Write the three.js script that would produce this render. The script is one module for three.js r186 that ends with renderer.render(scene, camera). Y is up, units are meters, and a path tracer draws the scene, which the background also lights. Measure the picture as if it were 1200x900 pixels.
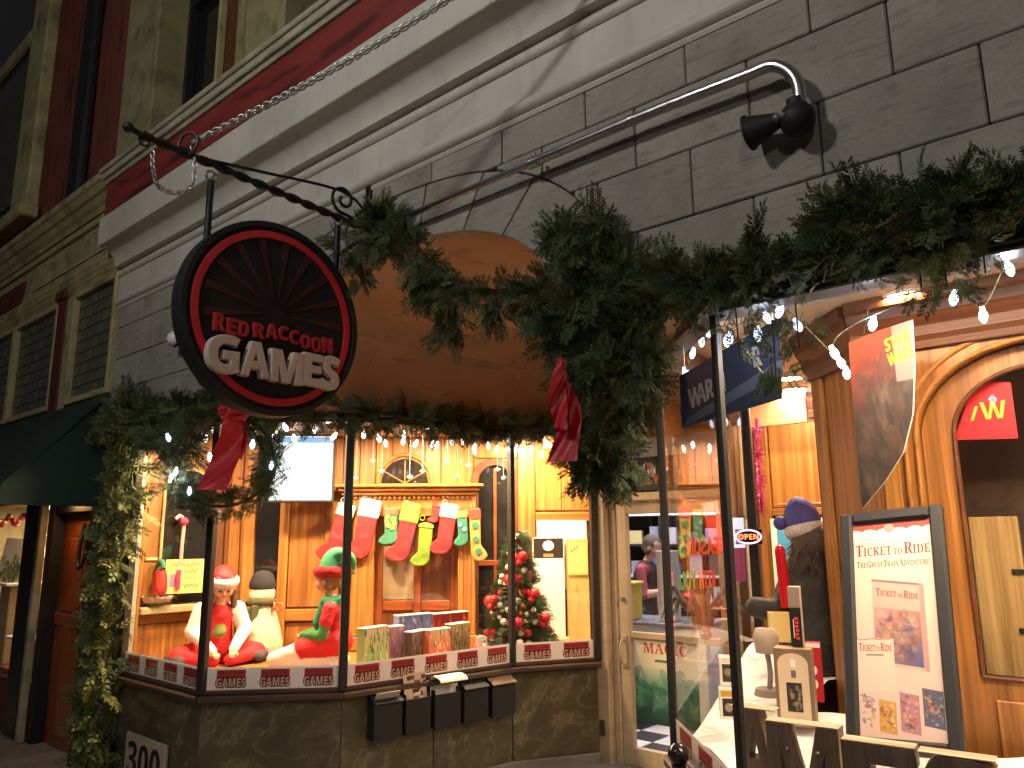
import * as THREE from 'three';
import { mergeGeometries, mergeVertices } from 'three/addons/utils/BufferGeometryUtils.js';
import { MarchingCubes } from 'three/addons/objects/MarchingCubes.js';
import { FontLoader } from 'three/addons/loaders/FontLoader.js';
import { TextGeometry } from 'three/addons/geometries/TextGeometry.js';
import { RectAreaLightUniformsLib } from 'three/addons/lights/RectAreaLightUniformsLib.js';

// ---------------------------------------------------------------- camera, sky, light, exposure
const scene = new THREE.Scene();
const camera = new THREE.PerspectiveCamera(2 * Math.atan(450 / 898.2) * 180 / Math.PI, 4 / 3, 0.05, 300);
const YAW = 41.13 * Math.PI / 180, PIT = 11.13 * Math.PI / 180, ROL = -0.48 * Math.PI / 180, FPX = 898.2;
const fwd = new THREE.Vector3(-Math.sin(YAW) * Math.cos(PIT), Math.sin(PIT), -Math.cos(YAW) * Math.cos(PIT));
const rt0 = new THREE.Vector3(Math.cos(YAW), 0, -Math.sin(YAW)), up0 = new THREE.Vector3().crossVectors(rt0, fwd);
const right = rt0.clone().multiplyScalar(Math.cos(ROL)).addScaledVector(up0, Math.sin(ROL));
const upv = up0.clone().multiplyScalar(Math.cos(ROL)).addScaledVector(rt0, -Math.sin(ROL));
camera.position.set(0, 1.6, 0);
camera.setRotationFromMatrix(new THREE.Matrix4().makeBasis(right, upv, fwd.clone().negate()));

const renderer = new THREE.WebGLRenderer({ antialias: true });
renderer.toneMapping = THREE.LinearToneMapping;
renderer.toneMappingExposure = 1.0;
renderer.shadowMap.enabled = true;
RectAreaLightUniformsLib.init();

{ // night sky over a town: even dim glow
  const d = new Float32Array(32 * 16 * 4);
  for (let j = 0; j < 16; j++) for (let i = 0; i < 32; i++) { const k = (j * 32 + i) * 4; d[k] = 0.022; d[k + 1] = 0.0215; d[k + 2] = 0.022; d[k + 3] = 1; }
  const t = new THREE.DataTexture(d, 32, 16, THREE.RGBAFormat, THREE.FloatType);
  t.mapping = THREE.EquirectangularReflectionMapping; t.needsUpdate = true; t.magFilter = THREE.LinearFilter;
  scene.background = t; scene.environment = t;
}
const moon = new THREE.DirectionalLight(0xfff4e6, 0.03);
moon.position.set(-6, 14, 12); moon.castShadow = true; moon.shadow.radius = 20;
moon.shadow.camera.left = -14; moon.shadow.camera.right = 14; moon.shadow.camera.top = 12; moon.shadow.camera.bottom = -12; moon.shadow.camera.far = 60;
scene.add(moon);

// ---------------------------------------------------------------- helpers
let seed = 12345;
const rnd = () => { seed = (seed * 1664525 + 1013904223) >>> 0; return seed / 4294967296; };
const rr = (a, b) => a + (b - a) * rnd();
const V = (x, y, z) => new THREE.Vector3(x, y, z);
const ray = (px, py) => right.clone().multiplyScalar((px - 600) / FPX).addScaledVector(upv, -(py - 450) / FPX).add(fwd);
const onAxis = (ax) => (px, py, v) => { const d = ray(px, py); return camera.position.clone().addScaledVector(d, (v - camera.position[ax]) / d[ax]); };
const onX = onAxis('x'), onY = onAxis('y'), onZ = onAxis('z');
const names = {};
const numbered = n => { const k = names[n] = (names[n] ?? -1) + 1; return k ? `${n}_${String(k).padStart(3, '0')}` : n; };
function shade(o) { o.traverse(m => { if (m.isMesh) { m.castShadow = true; m.receiveShadow = true; } }); return o; }
function thing(name, label, category, pos = [0, 0, 0], turn = 0, group) {
  const o = new THREE.Group(); o.name = numbered(name); o.position.set(...pos); o.rotation.y = turn;
  o.userData = { label, category }; if (group) o.userData.group = group; scene.add(o); return o;
}
function obj(name, geo, mat, parent, x = 0, y = 0, z = 0) {
  if (Array.isArray(geo)) geo = merge(geo);
  const m = new THREE.Mesh(geo, mat); m.name = parent ? name : numbered(name); m.position.set(x, y, z);
  (parent || scene).add(m); return m;
}
function struct(name, geo, mat) { const m = obj(name, geo, mat, null); m.userData = { kind: 'structure' }; return m; }
function tag(o, label, category, group) { o.userData = { label, category }; if (group) o.userData.group = group; return o; }
function merge(list) {
  list = list.map(g => { g = g.index ? g.toNonIndexed() : g; for (const k of Object.keys(g.attributes)) if (!['position', 'normal', 'uv'].includes(k)) g.deleteAttribute(k); if (!g.attributes.uv) g.setAttribute('uv', new THREE.BufferAttribute(new Float32Array(g.attributes.position.count * 2), 2)); if (!g.attributes.normal) g.computeVertexNormals(); return g; });
  return list.length > 1 ? mergeGeometries(list) : list[0];
}
// uv in metres from the dominant axis of each face
function uvm(g, swap = false, o = null) {
  g = g.index ? g.toNonIndexed() : g; if (!g.attributes.normal) g.computeVertexNormals();
  const p = g.attributes.position, uv = new Float32Array(p.count * 2), ox = o ? o[0] : rnd() * 7, oy = o ? o[1] : rnd() * 7;
  const a = V(), b = V(), c = V();
  for (let i = 0; i < p.count; i += 3) {
    a.fromBufferAttribute(p, i); b.fromBufferAttribute(p, i + 1); c.fromBufferAttribute(p, i + 2);
    const n = b.clone().sub(a).cross(c.clone().sub(a)), x = Math.abs(n.x), y = Math.abs(n.y), z = Math.abs(n.z);
    for (let k = 0; k < 3; k++) {
      const q = [a, b, c][k]; let u, v;
      if (x >= y && x >= z) { u = q.z; v = q.y; } else if (y >= z) { u = q.x; v = q.z; } else { u = q.x; v = q.y; }
      if (swap) [u, v] = [v, u];
      uv[(i + k) * 2] = u + ox; uv[(i + k) * 2 + 1] = v + oy;
    }
  }
  g.setAttribute('uv', new THREE.BufferAttribute(uv, 2)); return g;
}
// box with chamfered edges
function cbox(w, h, d, c = 0.004, swap = false) {
  c = Math.min(c, w * .45, h * .45, d * .45);
  const H = [w / 2, h / 2, d / 2], pos = [];
  const vt = (s, f) => { const r = [0, 0, 0]; for (let k = 0; k < 3; k++) r[k] = s[k] * (k === f ? H[k] : H[k] - c); return r; };
  const tri = (A, B, C) => pos.push(...A, ...B, ...C), quad = (A, B, C, D, flip) => { if (flip) { tri(A, C, B); tri(A, D, C); } else { tri(A, B, C); tri(A, C, D); } };
  for (let f = 0; f < 3; f++) for (const s of [-1, 1]) {
    const u = (f + 1) % 3, v = (f + 2) % 3, q = (a, b) => { const r = [0, 0, 0]; r[f] = s; r[u] = a; r[v] = b; return vt(r, f); };
    quad(q(-1, -1), q(1, -1), q(1, 1), q(-1, 1), s < 0);
  }
  for (let e = 0; e < 3; e++) { const u = (e + 1) % 3, v = (e + 2) % 3;
    for (const a of [-1, 1]) for (const b of [-1, 1]) { const q = (t, f) => { const r = [0, 0, 0]; r[e] = t; r[u] = a; r[v] = b; return vt(r, f); };
      quad(q(-1, u), q(-1, v), q(1, v), q(1, u), a * b > 0); } }
  for (const a of [-1, 1]) for (const b of [-1, 1]) for (const e of [-1, 1]) { const s = [a, b, e]; a * b * e > 0 ? tri(vt(s, 0), vt(s, 1), vt(s, 2)) : tri(vt(s, 0), vt(s, 2), vt(s, 1)); }
  const g = new THREE.BufferGeometry(); g.setAttribute('position', new THREE.BufferAttribute(new Float32Array(pos), 3)); g.computeVertexNormals();
  return uvm(g, swap);
}
const bx = (x0, x1, y0, y1, z0, z1, c = 0.004, swap = false) => cbox(x1 - x0, y1 - y0, z1 - z0, c, swap).translate((x0 + x1) / 2, (y0 + y1) / 2, (z0 + z1) / 2);
const cyl = (r0, r1, h, n = 16) => new THREE.CylinderGeometry(r0, r1, h, n);
function rod(a, b, r, r2 = r, n = 8) { const d = b.clone().sub(a), g = new THREE.CylinderGeometry(r2, r, d.length(), n); g.translate(0, d.length() / 2, 0); g.applyQuaternion(new THREE.Quaternion().setFromUnitVectors(V(0, 1, 0), d.normalize())); return g.translate(a.x, a.y, a.z); }
const tube = (pts, r, n = 40, k = 6) => new THREE.TubeGeometry(new THREE.CatmullRomCurve3(pts), n, r, k);
const sph = (r, x = 0, y = 0, z = 0, n = 14) => new THREE.SphereGeometry(r, n, Math.round(n * .7)).translate(x, y, z);
function extr(pts, depth, bevel = 0, holes) {
  const s = new THREE.Shape(pts.map(p => new THREE.Vector2(p[0], p[1]))); if (holes) for (const h of holes) s.holes.push(new THREE.Path(h.map(p => new THREE.Vector2(p[0], p[1]))));
  return new THREE.ExtrudeGeometry(s, { depth, bevelEnabled: bevel > 0, bevelSize: bevel, bevelThickness: bevel, bevelSegments: 1, bevelOffset: -bevel, steps: 1 });
}
// a profile of [out, y] points swept along x
function sweepX(prof, x0, x1) { const g = extr(prof.map(p => [p[0], p[1]]), x1 - x0); g.rotateY(-Math.PI / 2); g.scale(1, 1, 1); g.translate(x1, 0, 0); return uvm(g, true); }
// vertical frames: local x runs along the wall, z out of it
class Frame {
  constructor(a, b) { this.a = V(a[0], 0, a[1]); const d = V(b[0] - a[0], 0, b[1] - a[1]); this.len = d.length(); d.normalize(); this.u = d; this.turn = Math.atan2(-d.z, d.x); this.n = V(Math.sin(this.turn), 0, Math.cos(this.turn)); }
  hit(px, py, off = 0) { const d = ray(px, py), o = this.a.clone().addScaledVector(this.n, off); return camera.position.clone().addScaledVector(d, o.sub(camera.position).dot(this.n) / d.dot(this.n)); }
  at(px, py, off = 0) { const p = this.hit(px, py, off); return [p.clone().sub(this.a).dot(this.u), p.y]; }
  world(s, y, off = 0) { return this.a.clone().addScaledVector(this.u, s).addScaledVector(this.n, off).setY(y); }
  place(g) { g.applyMatrix4(new THREE.Matrix4().makeRotationY(this.turn).setPosition(this.a)); return g; }
}

// ---------------------------------------------------------------- textures
function hash(x, y, s) { let h = (x * 374761393 + y * 668265263 + s * 974634777) | 0; h = Math.imul(h ^ (h >>> 13), 1274126177); return ((h ^ (h >>> 16)) >>> 0) / 4294967296; }
function vn(x, y, P, Q, s) { const xi = Math.floor(x), yi = Math.floor(y), fx = x - xi, fy = y - yi, w = (a, p) => ((a % p) + p) % p; const a = fx * fx * (3 - 2 * fx), b = fy * fy * (3 - 2 * fy); const g = (i, j) => hash(w(xi + i, P), w(yi + j, Q), s); return (g(0, 0) * (1 - a) + g(1, 0) * a) * (1 - b) + (g(0, 1) * (1 - a) + g(1, 1) * a) * b; }
function fbm(u, v, P, Q, s, o = 4) { let t = 0, a = .5, n = 0; for (let k = 0; k < o; k++) { t += a * vn(u * P, v * Q, P, Q, s + k); n += a; a *= .55; P *= 2; Q *= 2; } return t / n; }
function dtex(n, fn, srgb, rep = 1) {
  const d = new Uint8Array(n * n * 4);
  for (let j = 0; j < n; j++) for (let i = 0; i < n; i++) { const c = fn(i / n, j / n), k = (j * n + i) * 4; for (let q = 0; q < 3; q++) d[k + q] = Math.max(0, Math.min(255, 255 * (c.length ? c[q] : c))); d[k + 3] = 255; }
  const t = new THREE.DataTexture(d, n, n); t.wrapS = t.wrapT = THREE.RepeatWrapping; t.magFilter = t.minFilter = THREE.LinearFilter; if (srgb) t.colorSpace = THREE.SRGBColorSpace; t.repeat.set(1 / (rep[0] || rep), 1 / (rep[1] || rep)); t.needsUpdate = true; return t;
}
const mixc = (a, b, t) => a.map((x, i) => x + (b[i] - x) * t);
const sq = (a, b, x) => { x = Math.max(0, Math.min(1, (x - a) / (b - a))); return x * x * (3 - 2 * x); };
const std = o => new THREE.MeshStandardMaterial(Object.assign({ roughness: .7 }, o));
const lin = (r, g, b) => new THREE.Color().setRGB(r, g, b);
// colour maps are near-white multipliers; the material colour carries the base colour
const TX = {
  stone: dtex(512, (u, v) => { const n = fbm(u, v, 6, 6, 1, 5), f = vn(u * 200, v * 200, 200, 200, 9), dash = fbm(u, v, 14, 90, 3, 2); const k = .80 + .22 * n + .08 * (f - .5) - .09 * sq(.62, .82, dash); return mixc([k, k * .985, k * .95], [k * .92, k * .86, k * .78], sq(.5, .8, fbm(u, v, 3, 3, 22, 3)) * .5); }, true, 1.1),
  stoneB: dtex(512, (u, v) => .5 + .35 * (fbm(u, v, 30, 30, 2, 4) - .5) - .18 * sq(.60, .82, fbm(u, v, 14, 90, 3, 2)), false, 1.1),
  paint: dtex(512, (u, v) => { const k = .86 + .16 * fbm(u, v, 4, 9, 31, 5) - .05 * sq(.60, .80, fbm(u, v, 3, 26, 33, 4)); return [k, k * .99, k * .965]; }, true, 2.3),
  paintB: dtex(256, (u, v) => fbm(u, v, 24, 24, 41, 4), false, .7),
  frieze: dtex(512, (u, v) => { const k = .72 + .34 * fbm(u, v, 30, 4, 51, 4) - .3 * sq(.58, .75, fbm(u, v, 20, 3, 53, 4)); return [k, k * .95, k * .93]; }, true, 2),
  wood: dtex(512, (u, v) => { const w = fbm(u, v, 5, 2, 61, 3) * .35, g = fbm(u + w * .15, v, 26, 2, 62, 4), f = vn(u * 170, v * 9, 170, 9, 64); const k = .62 + .5 * g - .10 * f; return [k, k * (.93 + .06 * g), k * (.85 + .14 * g)]; }, true, [.55, 1.5]),
  woodB: dtex(256, (u, v) => vn(u * 120, v * 6, 120, 6, 64) * .6 + .4 * fbm(u, v, 26, 2, 62, 3), false, [.55, 1.5]),
  marble: dtex(512, (u, v) => { const w = fbm(u, v, 4, 4, 71, 4), q = fbm((u + w * .35) % 1, (v + w * .5) % 1, 5, 5, 72, 5), vein = Math.pow(1 - Math.abs(2 * q - 1), 16), q2 = fbm((u + .6 * w) % 1, (v + .2 * w) % 1, 9, 7, 78, 4), v2 = Math.pow(1 - Math.abs(2 * q2 - 1), 22); const b = mixc([.36, .34, .28], [.52, .46, .36], fbm(u, v, 7, 7, 75, 4)); return mixc(b, [.78, .72, .60], Math.min(1, vein * .6 + v2 * .3)); }, true, 1.15),
  grime: dtex(512, (u, v) => { const k = .70 + .35 * fbm(u, v, 5, 8, 81, 5) - .14 * sq(.54, .74, fbm(u, v, 14, 9, 83, 5)); return [k, k * .98, k * .86]; }, true, 1.6),
  fabric: dtex(256, (u, v) => .8 + .2 * vn(u * 90, v * 90, 90, 90, 91) + .1 * (fbm(u, v, 6, 6, 92, 3) - .5), true, .35),
  fabricB: dtex(256, (u, v) => .5 * vn(u * 90, v * 90, 90, 90, 91) + .5 * fbm(u, v, 8, 8, 95, 3), false, .35),
  crease: dtex(512, (u, v) => { const w = fbm(u, v, 3, 3, 101, 3); return Math.abs(2 * fbm((u + w * .4) % 1, (v + w * .3) % 1, 5, 5, 102, 4) - 1); }, false, .9),
  plaster: dtex(512, (u, v) => { const k = .84 + .2 * fbm(u, v, 4, 4, 111, 5) - .12 * sq(.6, .75, fbm(u, v, 10, 10, 113, 4)); return [k, k * .98, k * .95]; }, true, 1.7),
  concrete: dtex(512, (u, v) => { const k = .75 + .3 * fbm(u, v, 8, 8, 121, 5) + .1 * (vn(u * 220, v * 220, 220, 220, 124) - .5); return [k, k, k]; }, true, 1.5),
};
function canvasTex(w, h, draw) { const c = document.createElement('canvas'); c.width = w; c.height = h; const x = c.getContext('2d'); draw(x, w, h); const t = new THREE.CanvasTexture(c); t.colorSpace = THREE.SRGBColorSpace; t.magFilter = THREE.LinearFilter; return t; }

// ---------------------------------------------------------------- materials (real base colours)
const M = {
  stone: [0, 1, 2, 3].map(k => std({ color: lin(.385 - .014 * k, .378 - .014 * k, .352 - .013 * k), map: TX.stone, bumpMap: TX.stoneB, bumpScale: .005, roughness: .85 })),
  mortar: std({ color: lin(.17, .16, .14), map: TX.stone, roughness: .95 }),
  white: std({ color: lin(.62, .60, .56), map: TX.paint, bumpMap: TX.paintB, bumpScale: .0015, roughness: .55 }),
  grey: std({ color: lin(.46, .445, .42), map: TX.grime, bumpMap: TX.paintB, bumpScale: .002, roughness: .7 }),
  red: std({ color: lin(.26, .035, .028), map: TX.frieze, roughness: .6 }),
  oldstone: std({ color: lin(.30, .28, .17), map: TX.grime, bumpMap: TX.stoneB, bumpScale: .006, roughness: .9 }),
  cream: std({ color: lin(.50, .44, .28), map: TX.grime, roughness: .65 }),
  brick: std({ color: lin(.22, .05, .028), map: TX.frieze, roughness: .85 }),
  maroon: std({ color: lin(.13, .022, .018), map: TX.frieze, roughness: .7 }),
  wood: [0, 1, 2].map(k => std({ color: lin(.52 - .05 * k, .24 - .03 * k, .058 - .007 * k), map: TX.wood, bumpMap: TX.woodB, bumpScale: .0006, roughness: .42 })),
  darkwood: std({ color: lin(.17, .062, .022), map: TX.wood, bumpMap: TX.woodB, bumpScale: .0006, roughness: .4 }),
  redwood: std({ color: lin(.36, .10, .025), map: TX.wood, bumpMap: TX.woodB, bumpScale: .0006, roughness: .4 }),
  frame: std({ color: lin(.020, .016, .014), map: TX.paint, roughness: .45 }),
  sill: std({ color: lin(.09, .05, .032), map: TX.wood, roughness: .5 }),
  black: std({ color: lin(.008, .008, .009), roughness: .62 }),
  iron: std({ color: lin(.016, .015, .015), bumpMap: TX.paintB, bumpScale: .001, roughness: .5, metalness: .4 }),
  steel: std({ color: lin(.5, .5, .49), roughness: .3, metalness: 1, bumpMap: TX.paintB, bumpScale: .0006 }),
  glass: new THREE.MeshPhysicalMaterial({ color: 0xffffff, roughness: 0.01, metalness: 0, transmission: 1, thickness: 0, ior: 1.5 }),
  darkglass: std({ color: lin(.012, .012, .013), roughness: .06 }),
  greyglass: std({ color: lin(.10, .105, .10), map: TX.grime, roughness: .3 }),
  marble: std({ color: lin(.37, .385, .33), map: TX.marble, roughness: .3 }),
  vault: std({ color: lin(.37, .225, .125), map: TX.plaster, bumpMap: TX.paintB, bumpScale: .002, roughness: .6 }),
  beige: std({ color: lin(.46, .36, .25), map: TX.paint, roughness: .5 }),
  ceiling: std({ color: lin(.62, .48, .36), map: TX.plaster, roughness: .8 }),
  concrete: std({ color: lin(.22, .21, .20), map: TX.concrete, roughness: .9 }),
  asphalt: std({ color: lin(.05, .05, .05), map: TX.concrete, roughness: .9 }),
  snow: std({ color: lin(.86, .85, .83), bumpMap: TX.crease, bumpScale: .03, roughness: .95 }),
  redcloth: std({ color: lin(.52, .012, .018), map: TX.fabric, bumpMap: TX.crease, bumpScale: .008, roughness: .65 }),
  whitecloth: std({ color: lin(.78, .74, .70), map: TX.fabric, bumpMap: TX.fabricB, bumpScale: .01, roughness: .95 }),
  ribbon: std({ color: lin(.64, .010, .020), bumpMap: TX.crease, bumpScale: .003, roughness: .42, map: TX.fabric }),
  awning: std({ color: lin(.008, .03, .022), map: TX.fabric, roughness: .8 }),
  paper: std({ color: lin(.78, .76, .72), map: TX.paint, roughness: .8 }),
  cardboard: std({ color: lin(.42, .30, .17), roughness: .8, map: TX.paint }),
};
const glow = (r, g, b, k) => std({ color: 0x111111, emissive: lin(r, g, b), emissiveIntensity: k, roughness: .5 });
const print = (w, h, draw, o = {}) => std(Object.assign({ map: canvasTex(w, h, draw), roughness: .55 }, o));
// a printed card: front face carries the print, the other faces the paper colour
function card(name, w, h, t, mat, edge, parent) { const g = new THREE.BoxGeometry(w, h, t); const m = new THREE.Mesh(g, [edge, edge, edge, edge, mat, edge]); m.name = parent ? name : numbered(name); (parent || scene).add(m); return m; }
function areaLight(x, y, z, w, h, color, intensity, dir = V(0, -1, 0)) { const l = new THREE.RectAreaLight(color, intensity, w, h); l.position.set(x, y, z); l.lookAt(x + dir.x, y + dir.y, z + dir.z + (dir.y ? 1e-4 : 0)); scene.add(l); return l; }
const font = await new FontLoader().loadAsync('fonts/droid/droid_sans_bold.typeface.json');
// ================================================================ setting: ground
const GY = -0.2, Z0 = -2.62, SILL = 0.6, LINT = 2.45, FLOOR0 = .56;
{
  const g = uvm(new THREE.PlaneGeometry(120, 120).rotateX(-Math.PI / 2).translate(0, GY - .16, 0));
  struct('road', g, M.asphalt);
  struct('sidewalk', uvm(new THREE.BoxGeometry(60, .15, 6.2).translate(-5, GY - .075, -.9)), M.concrete);
}
// ================================================================ shop building
const XC = -3.17, AW = 1.2, AN = 2.4, ARISE = .72;
const arch = x => { const s = Math.abs((x - XC) / AW); return s >= 1 ? LINT : LINT + ARISE * Math.pow(1 - Math.pow(s, AN), 1 / AN); };
const outer = x => { const s = Math.abs((x - XC) / (AW + .30)); return s >= 1 ? LINT : LINT + (ARISE + .30) * Math.pow(1 - Math.pow(s, AN), 1 / AN); };
const XL = -6.85, XR = 1.6;
const building = thing('shop_building', 'grey stone shop building with arched recessed entrance, white cornice and red frieze', 'building');
{ // mortar backing with the arch cut out
  const pts = [[XL, LINT], [XC - AW, LINT]]; for (let i = 1; i < 40; i++) { const a = Math.PI * (1 - i / 40), c = Math.cos(a), s = Math.sin(a); pts.push([XC + (AW + .03) * Math.sign(c) * Math.pow(Math.abs(c), 2 / AN), LINT + (ARISE + .03) * Math.pow(s, 2 / AN)]); }
  pts.push([XC + AW, LINT], [XR, LINT], [XR, 3.6], [XL, 3.6]);
  obj('wall', uvm(extr(pts, .22)), M.mortar, building, 0, 0, Z0 - .23);
  // stone blocks
  const J = .0055, rows = [[2.45, 2.55, -.57], [2.55, 2.83, -.57], [2.83, 3.11, -.31], [3.11, 3.39, -.56], [3.39, 3.60, -.31]];
  rows.forEach(([y0, y1, x0], r) => {
    if (r === 0) return; if (r === 1) y0 = 2.45;
    for (let k = -4; k < 14; k++) {
      let xa = x0 - .505 * (k + 1), xb = x0 - .505 * k; xa = Math.max(xa, XL); xb = Math.min(xb, XR); if (xb - xa < .05) continue;
      xa += J / 2; xb -= J / 2; const ya = y0 + J / 2, yb = y1 - J / 2, mat = M.stone[Math.floor(rnd() * 4)], out = .012 + rnd() * .006;
      const f = x => Math.max(ya, outer(x) + (outer(x) > LINT ? J / 2 : 0));
      let cut = false; for (let i = 0; i <= 24; i++) if (f(xa + (xb - xa) * i / 24) > ya + .002) cut = true;
      if (!cut) { obj('stone_block', bx(xa, xb, ya, yb, -.05, out, .005), mat, building, 0, 0, Z0); continue; }
      let lo = [], hi = [], n = 32; const flush = () => { if (lo.length > 2) { const poly = [...lo, ...hi.reverse()]; obj('stone_block', uvm(extr(poly, .05 + out, .004)), mat, building, 0, 0, Z0 - .05); } lo = []; hi = []; };
      for (let i = 0; i <= n; i++) { const x = xa + (xb - xa) * i / n, y = f(x); if (y < yb - .015) { lo.push([x, y]); hi.push([x, yb]); } else flush(); }
      flush();
    }
  });
  // voussoirs round the arch
  const pt = (t, e) => { const c = Math.cos(t), s = Math.sin(t); return [XC + (AW + e) * Math.sign(c) * Math.pow(Math.abs(c), 2 / AN), LINT + (ARISE + e) * Math.pow(Math.max(s, 0), 2 / AN)]; };
  const NV = 11; for (let k = 0; k < NV; k++) {
    const t0 = Math.PI * k / NV + .004, t1 = Math.PI * (k + 1) / NV - .004, a = [], b = [];
    for (let i = 0; i <= 8; i++) { const t = t0 + (t1 - t0) * i / 8; a.push(pt(t, 0)); b.push(pt(t, .295)); }
    obj('voussoir', uvm(extr([...a, ...b.reverse()], .065, .004)), M.stone[k % 4], building, 0, 0, Z0 - .05);
  }
  // keep the wall behind the cornice solid
  obj('upper_backing', uvm(new THREE.BoxGeometry(XR - XL, 6.4, .3).translate((XL + XR) / 2, 6.8, Z0 - .3)), M.oldstone, building);
}
{ // cornice, from its foot to its crown; out is measured from the wall face
  const P = (name, prof, mat, dy = 0) => obj(name, sweepX(prof.map(p => [p[0], p[1]]), XL - .01, XR), mat, building, 0, dy, Z0);
  P('foot_bead', [[-.06, 3.57], [.022, 3.57], [.03, 3.585], [.022, 3.60], [-.06, 3.60]], M.white);
  const roll = (y0, y1, o, n = 8) => { const a = [[-.06, y0]]; for (let i = 0; i <= n; i++) { const t = -Math.PI / 2 + Math.PI * i / n; a.push([o * .45 + o * .55 * Math.cos(t), (y0 + y1) / 2 + (y1 - y0) / 2 * Math.sin(t)]); } a.push([-.06, y1]); return a; };
  P('lower_roll', roll(3.602, 3.665, .055), M.white);
  P('band', [[-.06, 3.67], [.018, 3.67], [.022, 3.675], [.022, 3.86], [-.06, 3.86]], M.white);
  P('upper_roll', roll(3.862, 3.925, .05), M.white);
  const cove = [[-.06, 3.945], [.078, 3.945]]; for (let i = 0; i <= 10; i++) { const t = i / 10 * Math.PI / 2; cove.push([.078 + .132 * (1 - Math.cos(t)), 3.955 + .135 * Math.sin(t)]); } cove.push([-.06, 4.09]);
  P('cove', cove, M.white);
  P('fascia', [[-.06, 4.092], [.232, 4.092], [.236, 4.098], [.236, 4.342], [-.06, 4.342]], M.white);
  P('frieze', [[-.06, 4.345], [.205, 4.345], [.205, 4.668], [-.06, 4.668]], M.red);
  P('dirty_fillet', [[-.06, 4.67], [.225, 4.67], [.235, 4.698], [-.06, 4.698]], M.grey);
  P('crown', [[-.06, 4.70], [.255, 4.70], [.262, 4.707], [.262, 4.752], [-.06, 4.752]], M.grey);
  P('crown_cap', [[-.06, 4.755], [.278, 4.755], [.285, 4.765], [.285, 4.79], [.25, 4.80], [-.06, 4.81]], M.grey);
  // crack lines and joints of the sheet metal fascia
  for (const x of [-6.0, -4.1, -2.2, -.3]) { obj('fascia_seam', bx(x - .006, x + .006, 4.094, 4.34, .232, .2385, .001), M.white, building, 0, 0, Z0); }
}
{ // upper storey above the cornice: pilasters and sash windows
  const zu = -2.45, X = (px, py) => onZ(px, py, zu).x;
  const xs = { p0: XL, p1: X(178, 140), w1: X(262, 70), p2: X(281, 60), p3: X(334, 15) };
  const Y0 = 4.81, Y1 = 9.5;
  const pil = (x0, x1, cap) => { obj('pilaster', bx(x0, x1, Y0, Y1, -.35, 0, .02), M.oldstone, building, 0, 0, zu); obj('pilaster_fillet', bx(x1 - .001 - .05, x1 + .035, Y0, Y1, -.3, .03, .012), M.oldstone, building, 0, 0, zu); if (cap) obj('pilaster_fillet', bx(x0 - .03, x0 + .06, Y0, Y1, -.3, .025, .012), M.oldstone, building, 0, 0, zu); };
  pil(XL, xs.p1, false); pil(xs.p2, xs.p3, true); pil(xs.p3 + 1.15, xs.p3 + 1.9, true);
  const win = (x0, x1) => { const w = obj('sash_window', bx(x0, x1, Y0 - .02, Y1, -.34, -.30, .002), M.darkglass, building, 0, 0, zu); const m = x0 + (x1 - x0) * .40;
    obj('blind', bx(m + .05, x1 - .12, Y0, Y1, -.295, -.285, .001), M.darkwood, w); obj('sash_stile', bx(m - .02, m + .02, Y0, 6.2, -.298, -.24, .004), M.cream, w); obj('sash_stile', bx(x0 + .0, x0 + .07, Y0, Y1, -.298, -.22, .004), M.black, w); obj('sash_stile', bx(x1 - .1, x1, Y0, Y1, -.298, -.22, .004), M.black, w); obj('meeting_rail', bx(x0, x1, 6.2, 6.27, -.298, -.23, .004), M.black, w); };
  win(xs.p1, xs.p2); win(xs.p3, xs.p3 + 1.15);
}
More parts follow.
